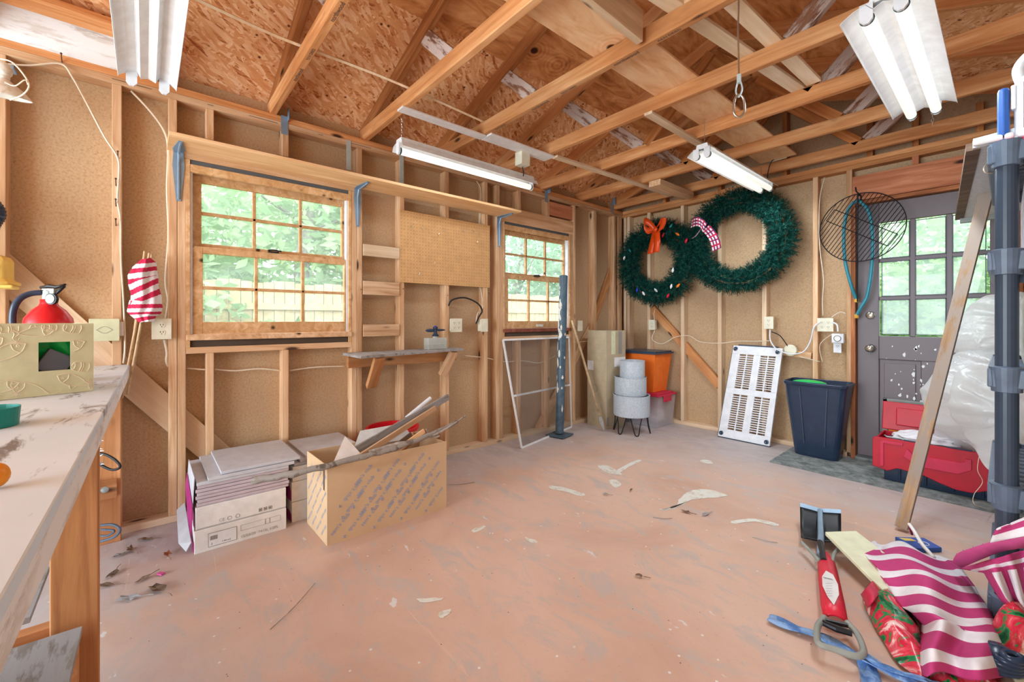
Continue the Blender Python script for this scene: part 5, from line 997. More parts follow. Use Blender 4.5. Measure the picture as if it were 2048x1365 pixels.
g = G(); p = c4[1]-fx2*.05; g.bb(p.x-.003, p.x+.002, p.y-.0018, p.y-.001, .27, .385); g.bb(p.x+.010, p.x+.015, p.y-.0018, p.y-.001, .27, .385); t.part('printed_arrows', g, 'ink')
# scraps in the box
loft('aluminium_strip', (.76, .80, .41), (.50, 1.62, .60), .045, .012, 'greywood', 'long grey strip sticking out of the tan cardboard box', 'strip')
loft('wood_strip', (.80, .86, .40), (.56, 1.48, .55), .035, .012, 'stud', 'brown strip lying across the tan cardboard box', 'strip')
g = G(); g.tube([(.50, 1.30, .50), (.46, 1.50, .60)], .014, 10); tag(g.build('white_tube', 'white_plastic'), 'short white tube end sticking out of the tan cardboard box', 'tube')
def stick(pts, r, name, mat, label):
    q = random.Random(len(label)); P_ = spline(pts, 7); P_ = [p+Vector((q.uniform(-1, 1), q.uniform(-1, 1), q.uniform(-1, 1)))*r[0]*.22 for p in P_]; k = len(P_)
    rr = [(r[0]+(r[1]-r[0])*i/(k-1))*q.uniform(.85, 1.15) for i in range(k)]; g = G(); g.tube(P_, rr, 9); tag(g.build(name, mat, smooth=True), label, 'branch'); return P_
bk = stick([onz(506, 962, .37), onz(600, 945, .40), onz(700, 920, .43), onz(800, 893, .47), onz(870, 865, .52), onz(912, 845, .55)], (.018, .011), 'birch_branch', 'branch', 'long mottled branch lying across the flooring cartons and tan box')
stick([onz(860, 875, .50), onz(885, 862, .53), onz(905, 850, .56), onz(931, 832, .60)], (.007, .004), 'thin_branch', 'branch', 'thin branch tip pointing up at the right end of the tan box')
stick([onz(740, 905, .42), onz(810, 885, .46), onz(880, 872, .5)], (.012, .006), 'dark_branch', 'bark', 'darker branch inside the tan box')
rnd.seed(11)
for i in range(7):
    a = Vector((.60+.03*i, .82+.04*(i % 3), .20+.01*i)); b = Vector((.56+.035*i, 1.34-.03*(i % 4), .40+.012*i))
    loft('scrap_strip', a, b, .03, .008, ['greywood', 'brown', 'shelfwood', 'gateboard'][i % 4], 'scrap strip inside the tan cardboard box, %s from the wall side' % ordn(i), 'strip', group=None) if False else tag(board('scrap_strip', a, b, .03, .008, ['greywood', 'brown', 'shelfwood', 'gateboard'][i % 4]), 'scrap strip inside the tan cardboard box, %s from the wall side' % ordn(i), 'strip', 'scrap strips in the tan box')
# red bucket behind the carton
t = T('red_tub', 'red plastic tub behind the tan cardboard box', 'tub', (.25, 1.30, 0)); g = G()
g.lathe([(.0, .004), (.14, .004), (.17, .38), (.182, .385), (.182, .40), (.165, .40), (.135, .012), (0, .012)], 30, (.27, 1.31, 0)); t.part('tub', g, 'red', smooth=False)
# ---------------------------------------------------------------- window screen
t = T('window_screen', 'grey-framed window screen leaning under the far window', 'window screen', (.15, 2.98, 0))
bl_, br_, tr_, tl_ = Vector((.263, 2.53, .004)), Vector((.055, 3.43, .004)), Vector((.020, 3.43, .957)), Vector((.030, 2.51, .957))
def bar(a, b, w_=.02, th=.010): return board('rail', a, b, w_, th, 'greyhandle', t.o, up=(tl_-bl_), pbase=t.b, bevel=.001)
nn = (br_-bl_).cross(tl_-bl_).normalized()
def rail(nm, a, b, w_): 
    d_ = (b-a).normalized(); s_ = d_.cross(nn); g = G(); g.add([a+s_*k*w_/2+nn*m for k in (-1, 1) for m in (-.005, .005)]+[b+s_*k*w_/2+nn*m for k in (-1, 1) for m in (-.005, .005)], [(0, 1, 3, 2), (4, 6, 7, 5), (0, 4, 5, 1), (2, 3, 7, 6), (0, 2, 6, 4), (1, 5, 7, 3)]); t.part(nm, g, 'white_enamel', bevel=.001)
rail('frame_rail', bl_, br_, .022); rail('frame_rail', tl_, tr_, .018); rail('frame_stile', bl_, tl_, .022); rail('frame_stile', br_, tr_, .018); rail('cross_bar', bl_.lerp(tl_, .47), br_.lerp(tr_, .47), .018)
g = G(); g.add([bl_, br_, tr_, tl_], [(0, 1, 2, 3)]); t.part('mesh', g, 'screen_mesh')
# ---------------------------------------------------------------- steel post
t = T('steel_post', 'tall blue-grey steel post with peeling paint leaning in front of the screen', 'post', (.19, 3.09, 0)); pa, pb = Vector((.20, 3.09, .03)), Vector((.185, 3.165, 1.585))
g = G(); g.tube([pa, pa.lerp(pb, .5), pb], .041, 20); t.part('tube', g, 'pole_paint', smooth=False)
g = G(); g.tube([pb-Vector((0, 0, .001)), pb+Vector((0, 0, .004))], .033, 16); t.part('open_end', g, 'dark_gap')
g = G(); g.box((.20, 3.09, .014), (.20, .20, .012), rz=.2); t.part('base_plate', g, 'pole_paint', bevel=.003)
q = random.Random(5); g = G()
for i in range(34):
    f_ = q.choice((q.uniform(.1, .95), q.uniform(.3, .8))); c_ = pa.lerp(pb, f_); a0 = q.gauss(-1.75, .25) if i < 26 else q.uniform(-2.4, .2); hh = q.uniform(.008, .05); da = q.uniform(.16, .46)
    n6 = 5; vs = []
    for k in range(n6+1):
        zz = -hh+2*hh*k/n6; w0 = da*math.sin(PI*(k+.3)/(n6+.6))*q.uniform(.6, 1.2)
        for sg in (-1, 0, 1): a_ = a0+sg*w0; dr = (pb-pa).normalized(); vs.append(c_+dr*zz+Vector((math.cos(a_), math.sin(a_), 0))*.0423)
    g.add(vs, [(3*k+j, 3*k+j+1, 3*k+j+4, 3*k+j+3) for k in range(n6) for j in (0, 1)])
t.part('peeling_paint', g, 'worn_paint')
# ---------------------------------------------------------------- broom handle with scraper
t = T('scraper_stick', 'wooden pole with a small metal scraper end leaning beside the tall carton', 'pole', (.345, 3.58, 0)); pa, pb = onz(1208, 861, .012), onx(1144, 641, .025)
g = G(); g.tube([pa.lerp(pb, .12), pb], .0125, 12); t.part('handle', g, 'plainstick', smooth=True)
g = G(); dd = (pb-pa).normalized(); sd = dd.cross(AX).normalized(); g.add([pa-sd*.004, pa+sd*.004, pa.lerp(pb, .07)+sd*.02, pa.lerp(pb, .13)+sd*.012, pa.lerp(pb, .13)-sd*.012, pa.lerp(pb, .07)-sd*.02], [(0, 1, 2, 3, 4, 5)]); t.part('blade', g, 'greywood', solid=.004)
# ---------------------------------------------------------------- tall carton
t = T('tall_carton', 'tall narrow taped cardboard carton standing in the corner', 'carton', (.2, 3.8, 0))
c4 = [Vector((.058, 3.69, .0)), Vector((.346, 3.645, .0)), Vector((.385, 3.935, .0)), Vector((.095, 3.985, .0))]; Hc = 1.03
g = G(); g.add(c4+[c+Vector((0, 0, Hc)) for c in c4], [(3, 2, 1, 0), (4, 5, 6, 7)]+[(i, (i+1) % 4, 4+(i+1) % 4, 4+i) for i in range(4)]); t.part('carton', g, 'carton_tan', bevel=.003)
def patch(i, s0, s1, z0, z1, mat, nm, off=.0012):
    a, b = c4[i], c4[(i+1) % 4]; n_ = (b-a).cross(Vector((0, 0, 1))).normalized()*off; P = [a.lerp(b, s)+Vector((0, 0, z))+n_ for s, z in ((s0, z0), (s1, z0), (s1, z1), (s0, z1))]; g = G(); g.add(P, [(0, 1, 2, 3)]); return t.part(nm, g, mat)
patch(0, .02, .34, .60, .70, 'labelwhite', 'tape'); patch(1, .40, .98, .645, .745, 'labelwhite', 'tape'); patch(1, .25, .46, .78, 1.025, 'greenbox', 'clear_tape'); patch(1, .62, .80, .78, 1.02, 'inklite', 'printed_text'); patch(1, .02, .14, .03, .12, 'inklite', 'printed_mark')
g = G(); a, b = c4[0], c4[1]; n_ = (b-a).cross(Vector((0, 0, 1))).normalized()*.0015; cc = a.lerp(b, .42)+Vector((0, 0, .41))+n_; e1 = (b-a).normalized()
for r_ in (.045, .032): g.tube([cc+e1*r_*math.cos(k*PI/8)+Vector((0, 0, r_*math.sin(k*PI/8))) for k in range(16)], .0015, 4, closed=True)
t.part('printed_logo', g, 'inklite')
# ---------------------------------------------------------------- totes
t = T('clear_tote', 'clear plastic tote with pinkish-red lid on the floor by the gable wall', 'storage tote', (.48, 4.22, 0))
def tub(x0, x1, y0, y1, z0, z1, k, th=.004):
    g = G(); cx, cy = (x0+x1)/2, (y0+y1)/2; f = lambda s, z: [((x0-cx)*s+cx, (y0-cy)*s+cy, z), ((x1-cx)*s+cx, (y0-cy)*s+cy, z), ((x1-cx)*s+cx, (y1-cy)*s+cy, z), ((x0-cx)*s+cx, (y1-cy)*s+cy, z)]
    g.add(f(k, z0)+f(1, z1)+f(1-.02, z1)+f(k-.02, z0+th), [(0, 1, 2, 3), (11+4, 14, 13, 12)]+[(i, (i+1) % 4, 4+(i+1) % 4, 4+i) for i in range(4)]+[(4+i, 4+(i+1) % 4, 8+(i+1) % 4, 8+i) for i in range(4)]+[(8+i, 8+(i+1) % 4, 12+(i+1) % 4, 12+i) for i in range(4)]); return g
g = tub(.24, .70, 4.06, 4.41, .003, .33, .90); t.part('tub', g, 'clear_tote', bevel=.01)
g = G(); g.bb(.225, .715, 4.045, 4.425, .332, .350); g.bb(.25, .69, 4.07, 4.40, .345, .362); g.bb(.70, .72, 4.15, 4.30, .27, .345); t.part('lid', g, 'red_pink', bevel=.008)
g = G(); g.ball((.40, 4.20, .14), (.12, .10, .13), 14, 10); g.ball((.58, 4.2, .13), (.09, .1, .10), 14, 10, mi=1); g.ball((.47, 4.14, .22), (.13, .06, .08), 14, 10, mi=2); g.ball((.34, 4.13, .07), (.08, .05, .06), 14, 10, mi=3); t.part('contents', g, ['cloth_red', 'cloth_white', 'cloth_band', 'navy'], smooth=True)
g = G(); g.bb(.50, .585, 4.048, 4.0485, .16, .30); t.part('label', g, 'labelwhite')
t = T('orange_bin', 'orange plastic bin with black lid stacked on the clear tote', 'storage bin', (.42, 4.24, .364)); g = tub(.19, .65, 4.08, 4.42, .364, .775, .80); t.part('tub', g, 'orange', bevel=.02)
g = G(); g.bb(.165, .675, 4.055, 4.43, .775, .792); g.bb(.185, .655, 4.075, 4.42, .79, .806); t.part('lid', g, 'shelf_dark', bevel=.010)
# ---------------------------------------------------------------- galvanised tiered planter
t = T('tiered_planter', 'three-tier galvanised metal planter on black hairpin legs', 'planter', (.58, 3.78, 0))
for (cx, cy, r_, z0, z1) in ((.575, 3.76, .180, .175, .385), (.535, 3.80, .160, .372, .56), (.55, 3.81, .125, .55, .725)):
    g = G(); g.lathe([(0, 0), (r_-.004, 0), (r_, .004), (r_, z1-z0-.008), (r_+.003, z1-z0-.004), (r_+.002, z1-z0), (r_-.003, z1-z0), (r_-.005, z1-z0-.03), (0, z1-z0-.03)], 36, (cx, cy, z0)); p_ = t.part('tier', g, 'galv', at=(cx, cy, z0))
    g = G(); g.lathe([(0, z1-z0-.028), (r_-.008, z1-z0-.028)], 30, (cx, cy, z0)); t.part('soil', g, 'dark_gap', p_, at=(cx, cy, z0))
for a in (200, 265, 320, 30): 
    a = R(a); c_ = Vector((.575+.15*math.cos(a), 3.76+.15*math.sin(a), 0)); tv = Vector((-math.sin(a), math.cos(a), 0)); ov = Vector((math.cos(a), math.sin(a), 0))
    g = G(); g.tube(spline([c_+tv*.06+Vector((0, 0, .19)), c_+tv*.035+ov*.012+Vector((0, 0, .09)), c_+tv*.016+ov*.03+Vector((0, 0, .012)), c_-tv*.016+ov*.03+Vector((0, 0, .012)), c_-tv*.035+ov*.012+Vector((0, 0, .09)), c_-tv*.06+Vector((0, 0, .19))], 4), .006, 8); t.part('hairpin_leg', g, 'black', smooth=True)
# ---------------------------------------------------------------- white vent panel
A, B_, C_, D_ = onz(1441, 871, .006), onz(1543, 892, .006), ony(1568, 698, 4.40), ony(1470, 692, 4.40); A.y = B_.y = 4.27
t = T('vent_panel', 'white slotted plastic panel leaning on the gable wall studs', 'panel', (1.45, 4.27, 0))
eu = (B_-A); ev = (D_-A); n_ = eu.cross(ev).normalized(); n_ = n_ if n_.y < 0 else -n_
def Q(a, b, h=0): return A+eu*a+ev*b+(C_-B_-D_+A)*a*b+n_*h
g = G()
def slab(a0, a1, b0, b1, h0, h1): g.add([Q(a, b, h) for a in (a0, a1) for b in (b0, b1) for h in (h0, h1)], [(0, 1, 3, 2), (4, 6, 7, 5), (0, 4, 5, 1), (2, 3, 7, 6), (0, 2, 6, 4), (1, 5, 7, 3)])
cols, rws = ((.17, .46), (.60, .89)), ((.09, .475), (.54, .91))
slab(0, 1, 0, rws[0][0], .01, .035); slab(0, 1, rws[0][1], rws[1][0], .01, .035); slab(0, 1, rws[1][1], 1, .01, .035)
for r0, r1 in rws: slab(0, cols[0][0], r0, r1, .01, .035); slab(cols[0][1], cols[1][0], r0, r1, .01, .035); slab(cols[1][1], 1, r0, r1, .01, .035)
t.part('frame', g, 'white_plastic', bevel=.002)
for r0, r1 in rws:
    for c0, c1 in cols:
        g = G(); N = 16
        for k in range(1, N): b = r0+(r1-r0)*k/N; slab(c0, c1, b-.0045, b+.0045, .012, .032)
        m_ = (c0+c1)/2; slab(m_-.012, m_+.012, r0, r1, .012, .034); t.part('slats', g, 'white_plastic')
for a, b in ((.06, .04), (.94, .035), (.06, .965), (.92, .96)): g = G(); p = Q(a, b, .036); Mq = Matrix((eu.normalized(), ev.normalized(), n_)).transposed().to_4x4(); Mq.translation = p; g.lathe([(0, 0), (.020, 0), (.020, .004), (.012, .005), (0, .003)], 18, M=Mq); t.part('foot_pad', g, 'navy', at=p)
g = G(); slab(.0, 1.0, -.012, .0, .0, .030); slab(-.012, 0, 0, 1, .0, .03); slab(.1, .9, 1.0, 1.015, 0, .03); t.part('edge_trim', g, 'shelf_dark')
# ---------------------------------------------------------------- trash can
t = T('trash_can', 'dark blue-grey plastic trash can beside the grey door', 'trash can', (2.04, 4.25, 0))
def rr(w_, d_, r_, n=5):
    out = []
    for sx, sy, a0 in ((1, 1, 0), (-1, 1, 90), (-1, -1, 180), (1, -1, 270)):
        for k in range(n+1): a = R(a0+90*k/n); out.append((sx*(w_/2-r_)+r_*math.cos(a), sy*(d_/2-r_)+r_*math.sin(a)))
    return out
def loftrings(g, rings, c, mi=0, capb=True):
    n = len(rings[0][0]); vs = [Vector((c[0]+x, c[1]+y, z)) for ring, z in rings for x, y in ring]; fs = [(i*n+j, i*n+(j+1) % n, (i+1)*n+(j+1) % n, (i+1)*n+j) for i in range(len(rings)-1) for j in range(n)]
    if capb: fs.append(tuple(range(n))[::-1])
    g.add(vs, fs, mi)
g = G(); loftrings(g, [(rr(.30, .19, .05), .01), (rr(.31, .20, .05), .03), (rr(.43, .285, .05), .60), (rr(.445, .30, .05), .602), (rr(.455, .31, .05), .625), (rr(.43, .29, .05), .632), (rr(.415, .27, .045), .60), (rr(.29, .18, .04), .03), (rr(.02, .02, .005), .03)], (2.045, 4.262)); t.part('bin', g, 'navy', smooth=False, bevel=.002)
g = G()
for x in (-.07, .07): g.add([(2.045+x*1.0-.004, 4.262-.115, .12), (2.045+x*1.0+.004, 4.262-.115, .12), (2.045+x*1.35+.004, 4.262-.146, .58), (2.045+x*1.35-.004, 4.262-.146, .58)], [(0, 1, 2, 3)])
t.part('ribs', g, 'shelf_dark', solid=.006)
g = G(); g.ball((1.98, 4.27, .605), (.13, .09, .03), 16, 8); tag(g.build('green_disc', 'green', smooth=True), 'green plastic disc lying in the trash can', 'plastic disc')
# ---------------------------------------------------------------- ribbed floor mat
t = T('floor_mat', 'grey ribbed rubber mat on the floor in front of the door', 'mat', (2.6, 4.08, 0)); g = G()
NX = 60; x0, x1, ya, yb = 1.83, 3.48, 3.80, 4.38
prof = []
for i in range(73): y = ya+(yb-ya)*i/72; prof.append((y, .010+(.0025 if i % 2 else 0)))
g.add([(x0, y, z) for y, z in prof]+[(x1, y, z) for y, z in prof]+[(x0, ya, .001), (x0, yb, .001), (x1, ya, .001), (x1, yb, .001)], [(i, i+1, 73+i+1, 73+i) for i in range(72)]+[(0, 73, 148, 146)])
g.add([(x0, ya, .001), (x0, yb, .001), (x0, yb, .010), (x0, ya, .010)], [(0, 1, 2, 3)]); t.part('mat_sheet', g, 'mat_rubber', fix=False)
# ---------------------------------------------------------------- red tool case
t = T('tool_case', 'red and black plastic tool case standing open on the ribbed mat', 'tool case', (2.74, 4.12, .0135))
Mx = 2.46; M2 = 3.02; yf, yk = 3.94, 4.27
g = G(); g.bb(Mx+.045, M2-.01, yf+.03, yk-.01, .0135, .14); [g.bb(Mx+.12+.13*i, Mx+.135+.13*i, yf+.018, yf+.03, .03, .13) for i in range(4)]; t.part('base', g, 'navy', bevel=.008)
def facep(pts, h, y, mat, nm, b_=.004): g = G(); g.prism(pts, h, Matrix.Translation((0, y, 0)) @ Matrix.Rotation(R(90), 4, 'X')); return t.part(nm, g, mat, bevel=b_)
g = G(); g.bb(Mx, Mx+.012, yf+.01, yk, .10, .305); g.bb(M2-.012, M2, yf+.01, yk, .10, .305); g.bb(Mx, M2, yk-.012, yk, .10, .305); g.bb(Mx, M2, yf+.01, yk, .13, .14); t.part('body', g, 'red_deep', bevel=.004)
facep([(Mx-.0, .315), (Mx-.012, .30), (Mx-.012, .105), (Mx+.07, .088), (Mx+.12, .118), (Mx+.25, .105), (Mx+.33, .075), (Mx+.40, .055), (Mx+.47, .055), (Mx+.53, .085), (M2, .085), (M2+.0, .29), (M2-.03, .315)], .02, yf+.010, 'red_deep', 'front_panel')
facep([(Mx+.17, .27), (Mx+.20, .235), (Mx+.42, .235), (Mx+.44, .245), (Mx+.44, .265), (Mx+.47, .265), (Mx+.47, .20), (Mx+.41, .16), (Mx+.24, .16), (Mx+.15, .21)], .010, yf-.010, 'red_pink', 'raised_panel', .003)
facep([(Mx+.03, .29), (Mx+.05, .30), (Mx+.15, .30), (Mx+.15, .28), (Mx+.05, .28), (Mx+.05, .12), (Mx+.03, .11)], .008, yf-.010, 'red_pink', 'raised_rib', .002)
for a in (.15, .36): g = G(); g.bb(Mx+a, Mx+a+.11, yf-.006, yf+.02, .306, .322); t.part('latch', g, 'navy', bevel=.002)
g = G(); g.bb(Mx+.05, Mx+.15, yf+.03, yf+.20, .27, .30); t.part('tray', g, 'navy', bevel=.005)
g = G(); Ml = Matrix.Translation((2.70, 4.30, .415)) @ Matrix.Rotation(R(-12), 4, 'X'); g.box((0, 0, 0), (.50, .03, .21), M=Ml); g.box((0, 0, 0), (.34, .012, .13), M=Ml @ Matrix.Translation((0, -.02, 0))); t.part('lid', g, 'red_deep', bevel=.008)
g = G(); g.tube([(Mx+.04, yf+.09, .315), (Mx+.06, yf+.02, .322), (Mx+.17, yf+.02, .322)], .004, 6); t.part('wire_handle', g, 'zinc')
def lump(name, c, r, seed, mat, label, cat, nu=28, nv=18, amp=.25, fr=3.0, parent=None):
    g = G(); vs = []
    for j in range(nv+1):
        th = PI*j/nv
        for i in range(nu):
            ph = 2*PI*i/nu; d = Vector((math.sin(th)*math.cos(ph), math.sin(th)*math.sin(ph), math.cos(th))); k = 1+amp*noise.noise(d*fr+Vector((seed, 0, 0)))+amp*.5*noise.noise(d*fr*2.3+Vector((0, seed, 0)))
            vs.append(Vector((c[0]+d.x*r[0]*k, c[1]+d.y*r[1]*k, c[2]+d.z*r[2]*k)))
    g.add(vs, [(j*nu+i, (j+1)*nu+i, (j+1)*nu+(i+1) % nu, j*nu+(i+1) % nu) for j in range(nv) for i in range(nu)])
    return tag(g.build(name, mat, smooth=True, sub=1), label, cat)
lump('white_rag', (2.70, 4.10, .315), (.16, .10, .045), 3, 'cloth_white', 'crumpled white cloth lying in the open red tool case', 'cloth', amp=.5)
# plastic sheeting: an inflated bag bulging out of the shelves, defined by its outline and a ragged lower lobe
def sheet(name, outline, cen, mat, label, seed, dep, bulge, nr=30, na=64, th=.0):
    P = spline([at(u, v, d) for u, v, d in outline], 12, True); P = [q+Vector((0, 0, 1))*.018*noise.noise(q*18)+RX*.018*noise.noise(q*15+Vector((9, 0, 0))) for q in P]; k = len(P); c = at(*cen); g = G(); vs = []
    for s_ in (1, -1):
        for j in range(nr+1):
            f_ = j/nr
            for i in range(k):
                p = c.lerp(P[i], math.sin(f_*PI/2)); hgt = bulge*math.cos(f_*PI/2)
                w_ = noise.noise(Vector((p.x*5, p.z*5, seed)))*.06*(1-f_**4)+(.5-abs(noise.noise(Vector((p.x*9+p.z*7+noise.noise(p*6)*1.2, p.z*5-p.x*3, seed+5)))))*.075*(1-f_**6)+(.3-abs(noise.noise(Vector((p.x*24-p.z*15, p.z*22+p.x*9, seed+9)))))*.022*(1-f_**8)
                vs.append(p-AX*s_*(hgt+w_ if s_ > 0 else hgt*.8))
    n1 = (nr+1)*k; fs = []
    for o_ in (0, n1):
        for j in range(nr):
            for i in range(k): fs.append((o_+j*k+i, o_+j*k+(i+1) % k, o_+(j+1)*k+(i+1) % k, o_+(j+1)*k+i))
    g.add(vs, fs); return g
t = T('plastic_bag', 'large cloudy white plastic sheeting bundle hanging from the shelving unit', 'plastic sheeting', at(1950, 860, 2.75))
g = sheet('upper', [(1998, 588, 2.6), (1962, 603, 2.7), (1930, 632, 2.75), (1910, 662, 2.75), (1907, 690, 2.75), (1922, 712, 2.75), (1945, 722, 2.7), (2000, 720, 2.6), (2070, 700, 2.5), (2080, 600, 2.5)], (1990, 660, 2.65), 'plastic_film', '', 2, 2.7, .16); t.part('upper_fold', g, 'plastic_film', smooth=True, fix=False)
g = sheet('mid', [(1930, 702, 2.7), (1890, 735, 2.75), (1868, 762, 2.75), (1852, 782, 2.78), (1856, 810, 2.78), (1872, 850, 2.75), (1900, 872, 2.72), (1950, 892, 2.65), (2000, 930, 2.5), (2060, 900, 2.45), (2070, 720, 2.45), (1990, 700, 2.6)], (1955, 800, 2.6), 'plastic_film', '', 8, 2.7, .2); t.part('middle_fold', g, 'plastic_film', smooth=True, fix=False)
g = sheet('front', [(1925, 740, 2.55), (1906, 790, 2.55), (1912, 840, 2.55), (1945, 880, 2.5), (1990, 950, 2.4), (2050, 940, 2.3), (2060, 760, 2.3), (1985, 728, 2.45)], (1975, 820, 2.45), 'plastic_film', '', 14, 2.5, .12); t.part('front_fold', g, 'plastic_film', smooth=True, fix=False)
g = sheet('low', [(1862, 825, 2.85), (1870, 862, 2.9), (1880, 885, 2.95), (1930, 905, 2.9), (1985, 930, 2.8), (1975, 870, 2.75), (1910, 850, 2.8)], (1920, 880, 2.83), 'plastic_film', '', 21, 2.85, .05); t.part('lower_fold', g, 'plastic_film', smooth=True, fix=False)
cable([at(1960, 905, 2.5), at(1955, 940, 2.5), at(1965, 965, 2.5), at(1948, 990, 2.5), at(1950, 1010, 2.45), onz(1985, 1022, .01), onz(1995, 1035, .01)], .0016, 'wire_white', 'thin white string trailing from the plastic sheeting to the floor', 'string')
# ---------------------------------------------------------------- shelving unit
t = T('shelving_unit', 'tall grey-blue plastic shelving unit at the right edge', 'shelving unit', (3.26, 2.9, 0))
xs, ysl = (3.072, 3.44), (2.45, 3.30)
for x in xs:
    for y in ysl: g = G(); g.tube([(x, y, 0), (x, y, 1.78)], .0305, 20); t.part('pole', g, 'shelf_dark', smooth=False)
for i, z in enumerate((.08, .505, .945, 1.385, 1.79)):
    g = G(); x0, x1 = 3.035, 3.48
    g.bb(x0, x1, 2.42, 2.445, z-.055, z+.015); g.bb(x0, x1, 3.315, 3.34, z-.055, z+.015); g.bb(x0-.012, x0+.012, 2.43, 3.33, z-.055, z+.015); g.bb(x1-.012, x1+.006, 2.43, 3.33, z-.055, z+.015)
    for k in range(12): yy = 2.47+k*.075; g.bb(x0+.01, x1-.01, yy, yy+.045, z-.005, z+.006)
    p_ = t.part('shelf', g, 'shelf_grey', at=(3.26, 2.9, z), bevel=.004)
    for x in xs:
        for y in ysl: g = G(); g.lathe([(.032, -.072), (.040, -.070), (.046, .022), (.032, .026)], 20, (x, y, z)); t.part('collar', g, 'shelf_grey', p_, at=(x, y, z))
# things on the shelves
t = T('white_jug', 'white plastic jug with maroon label on top of the shelving unit', 'jug', (3.13, 2.46, 1.835)); c = (3.105, 2.33)
t = T('white_jug', 'white plastic jug with maroon label on top of the shelving unit', 'jug', (3.15, 2.50, 1.835)) if False else t
g = G(); g.bb(3.09, 3.26, 2.44, 2.56, 1.816, 2.05); t.part('body', g, 'white_plastic', bevel=.025)
g = G(); g.tube(spline([(3.11, 2.47, 2.02), (3.10, 2.46, 2.08), (3.14, 2.46, 2.13), (3.22, 2.46, 2.15)], 5), .016, 10); t.part('handle', g, 'white_plastic', smooth=True)
g = G(); g.bb(3.112, 3.25, 2.4380, 2.4392, 1.85, 2.02); t.part('label', g, 'maroon'); text('50', .05, (3.13, 2.4370, 1.93), (1, 0, 0), (0, 0, 1), 'gold', t.o, pbase=t.b)
g = G(); g.bb(3.082, 3.095, 2.446, 2.48, 1.93, 2.02); t.part('latch', g, 'white_plastic', bevel=.004)
g = G(); g.bb(3.048, 3.080, 2.44, 2.70, 1.816, 2.02); tag(g.build('blue_case', 'blue_item', bevel=.014), 'blue plastic case left of the white jug on top of the shelving unit', 'case')
g = G(); g.bb(3.045, 3.46, 2.425, 2.85, 1.8005, 1.8145); tag(g.build('red_tray', 'red_pink', bevel=.003), 'thin red tray under the white jug', 'tray')
for z, m, lb in ((1.395, 'clear_tote', 'ribbed clear bin high on the shelving unit'), (.955, 'jug_plastic', 'pale bin on the middle shelf of the unit')):
    g = G(); g.bb(3.12, 3.42, 2.52, 3.2, z, z+.30); [g.bb(3.115, 3.425, 2.53+.05*k, 2.545+.05*k, z+.02, z+.28) for k in range(13)]; tag(g.build('storage_bin', m), lb, 'storage bin')
g = G(); g.bb(3.13, 3.42, 2.50, 3.2, 1.145+.13, 1.31); tag(g.build('dark_pouch', 'navy', bevel=.01), 'dark blue pouch on the shelf behind the pole', 'pouch') if False else None
rnd.seed(21)
for z, lst in ((.515, 4), (.09, 4)):
    for k in range(lst):
        h_ = rnd.uniform(.12, .26); g = G(); g.bb(3.14+.0*k, 3.40, 2.50+.19*k, 2.66+.19*k, z, z+h_); g.bb(3.139, 3.1395, 2.52+.19*k, 2.64+.19*k, z+.03, z+h_-.03, mi=1)
        tag(g.build('shelf_box', [['asphalt_grey', 'teal', 'boxwhite', 'maroon'][k], 'labelwhite'], bevel=.004), '%s box on the %s shelf of the unit' % (['grey', 'teal', 'white', 'maroon'][k], 'second lowest' if z > .3 else 'lowest'), 'box')
# slabs lying on top of the shelves, sticking out to the left
t = T('ceiling_tiles', 'bundle of pale tiles lying on the shelving top and sticking out over the door', 'tiles', (2.95, 3.2, 1.82))
A1, A2, A3, A4 = Vector((2.985, 2.47)), Vector((3.10, 2.46)), Vector((3.13, 4.12)), Vector((2.865, 4.15))
g = G(); g.prism([A1, A2, A3, A4], .020, Matrix.Translation((0, 0, 1.822))); t.part('lowest_tile', g, 'ceiling_tile')
g = G(); g.prism([A1+Vector((-.02, .02)), A1+Vector((.02, .02)), A4+Vector((.02, 0)), A4+Vector((-.02, 0))], .030, Matrix.Translation((0, 0, 1.818))); t.part('board_edge', g, 'gateboard')
g = G(); g.bb(2.985, 3.09, 2.44, 2.468, 1.822, 1.846); t.part('rounded_end', g, 'labelwhite', bevel=.008)
g = G(); g.prism([A1+Vector((.0, .02)), A2, A3, A4+Vector((.0, 0))], .02, Matrix.Translation((0, 0, 1.8435))); t.part('upper_tile', g, 'ceiling_tile')
g = G(); g.bb(2.87, 3.12, 4.10, 4.145, 1.79, 1.822); t.part('end_strip', g, 'greyhandle')
cable([at(2000, 318, 1.75), at(1982, 322, 1.72), at(1968, 335, 1.7), at(1972, 346, 1.7), at(1990, 345, 1.72), at(2000, 338, 1.74)], .0025, 'wire_white', 'white cord loop hanging off the shelving top', 'cord')
# leaning timber
pa, pb = onz(1803, 1062, .0), at(1986, 335, 2.27); dd = (pb-pa).normalized()
o = board('leaning_timber', pa+Vector((0, 0, .016)), pb, .052, .045, 'oldstick', None, up=Vector((1, 0, .3))); tag(o, 'weathered square timber leaning from the floor against the shelving top', 'timber')
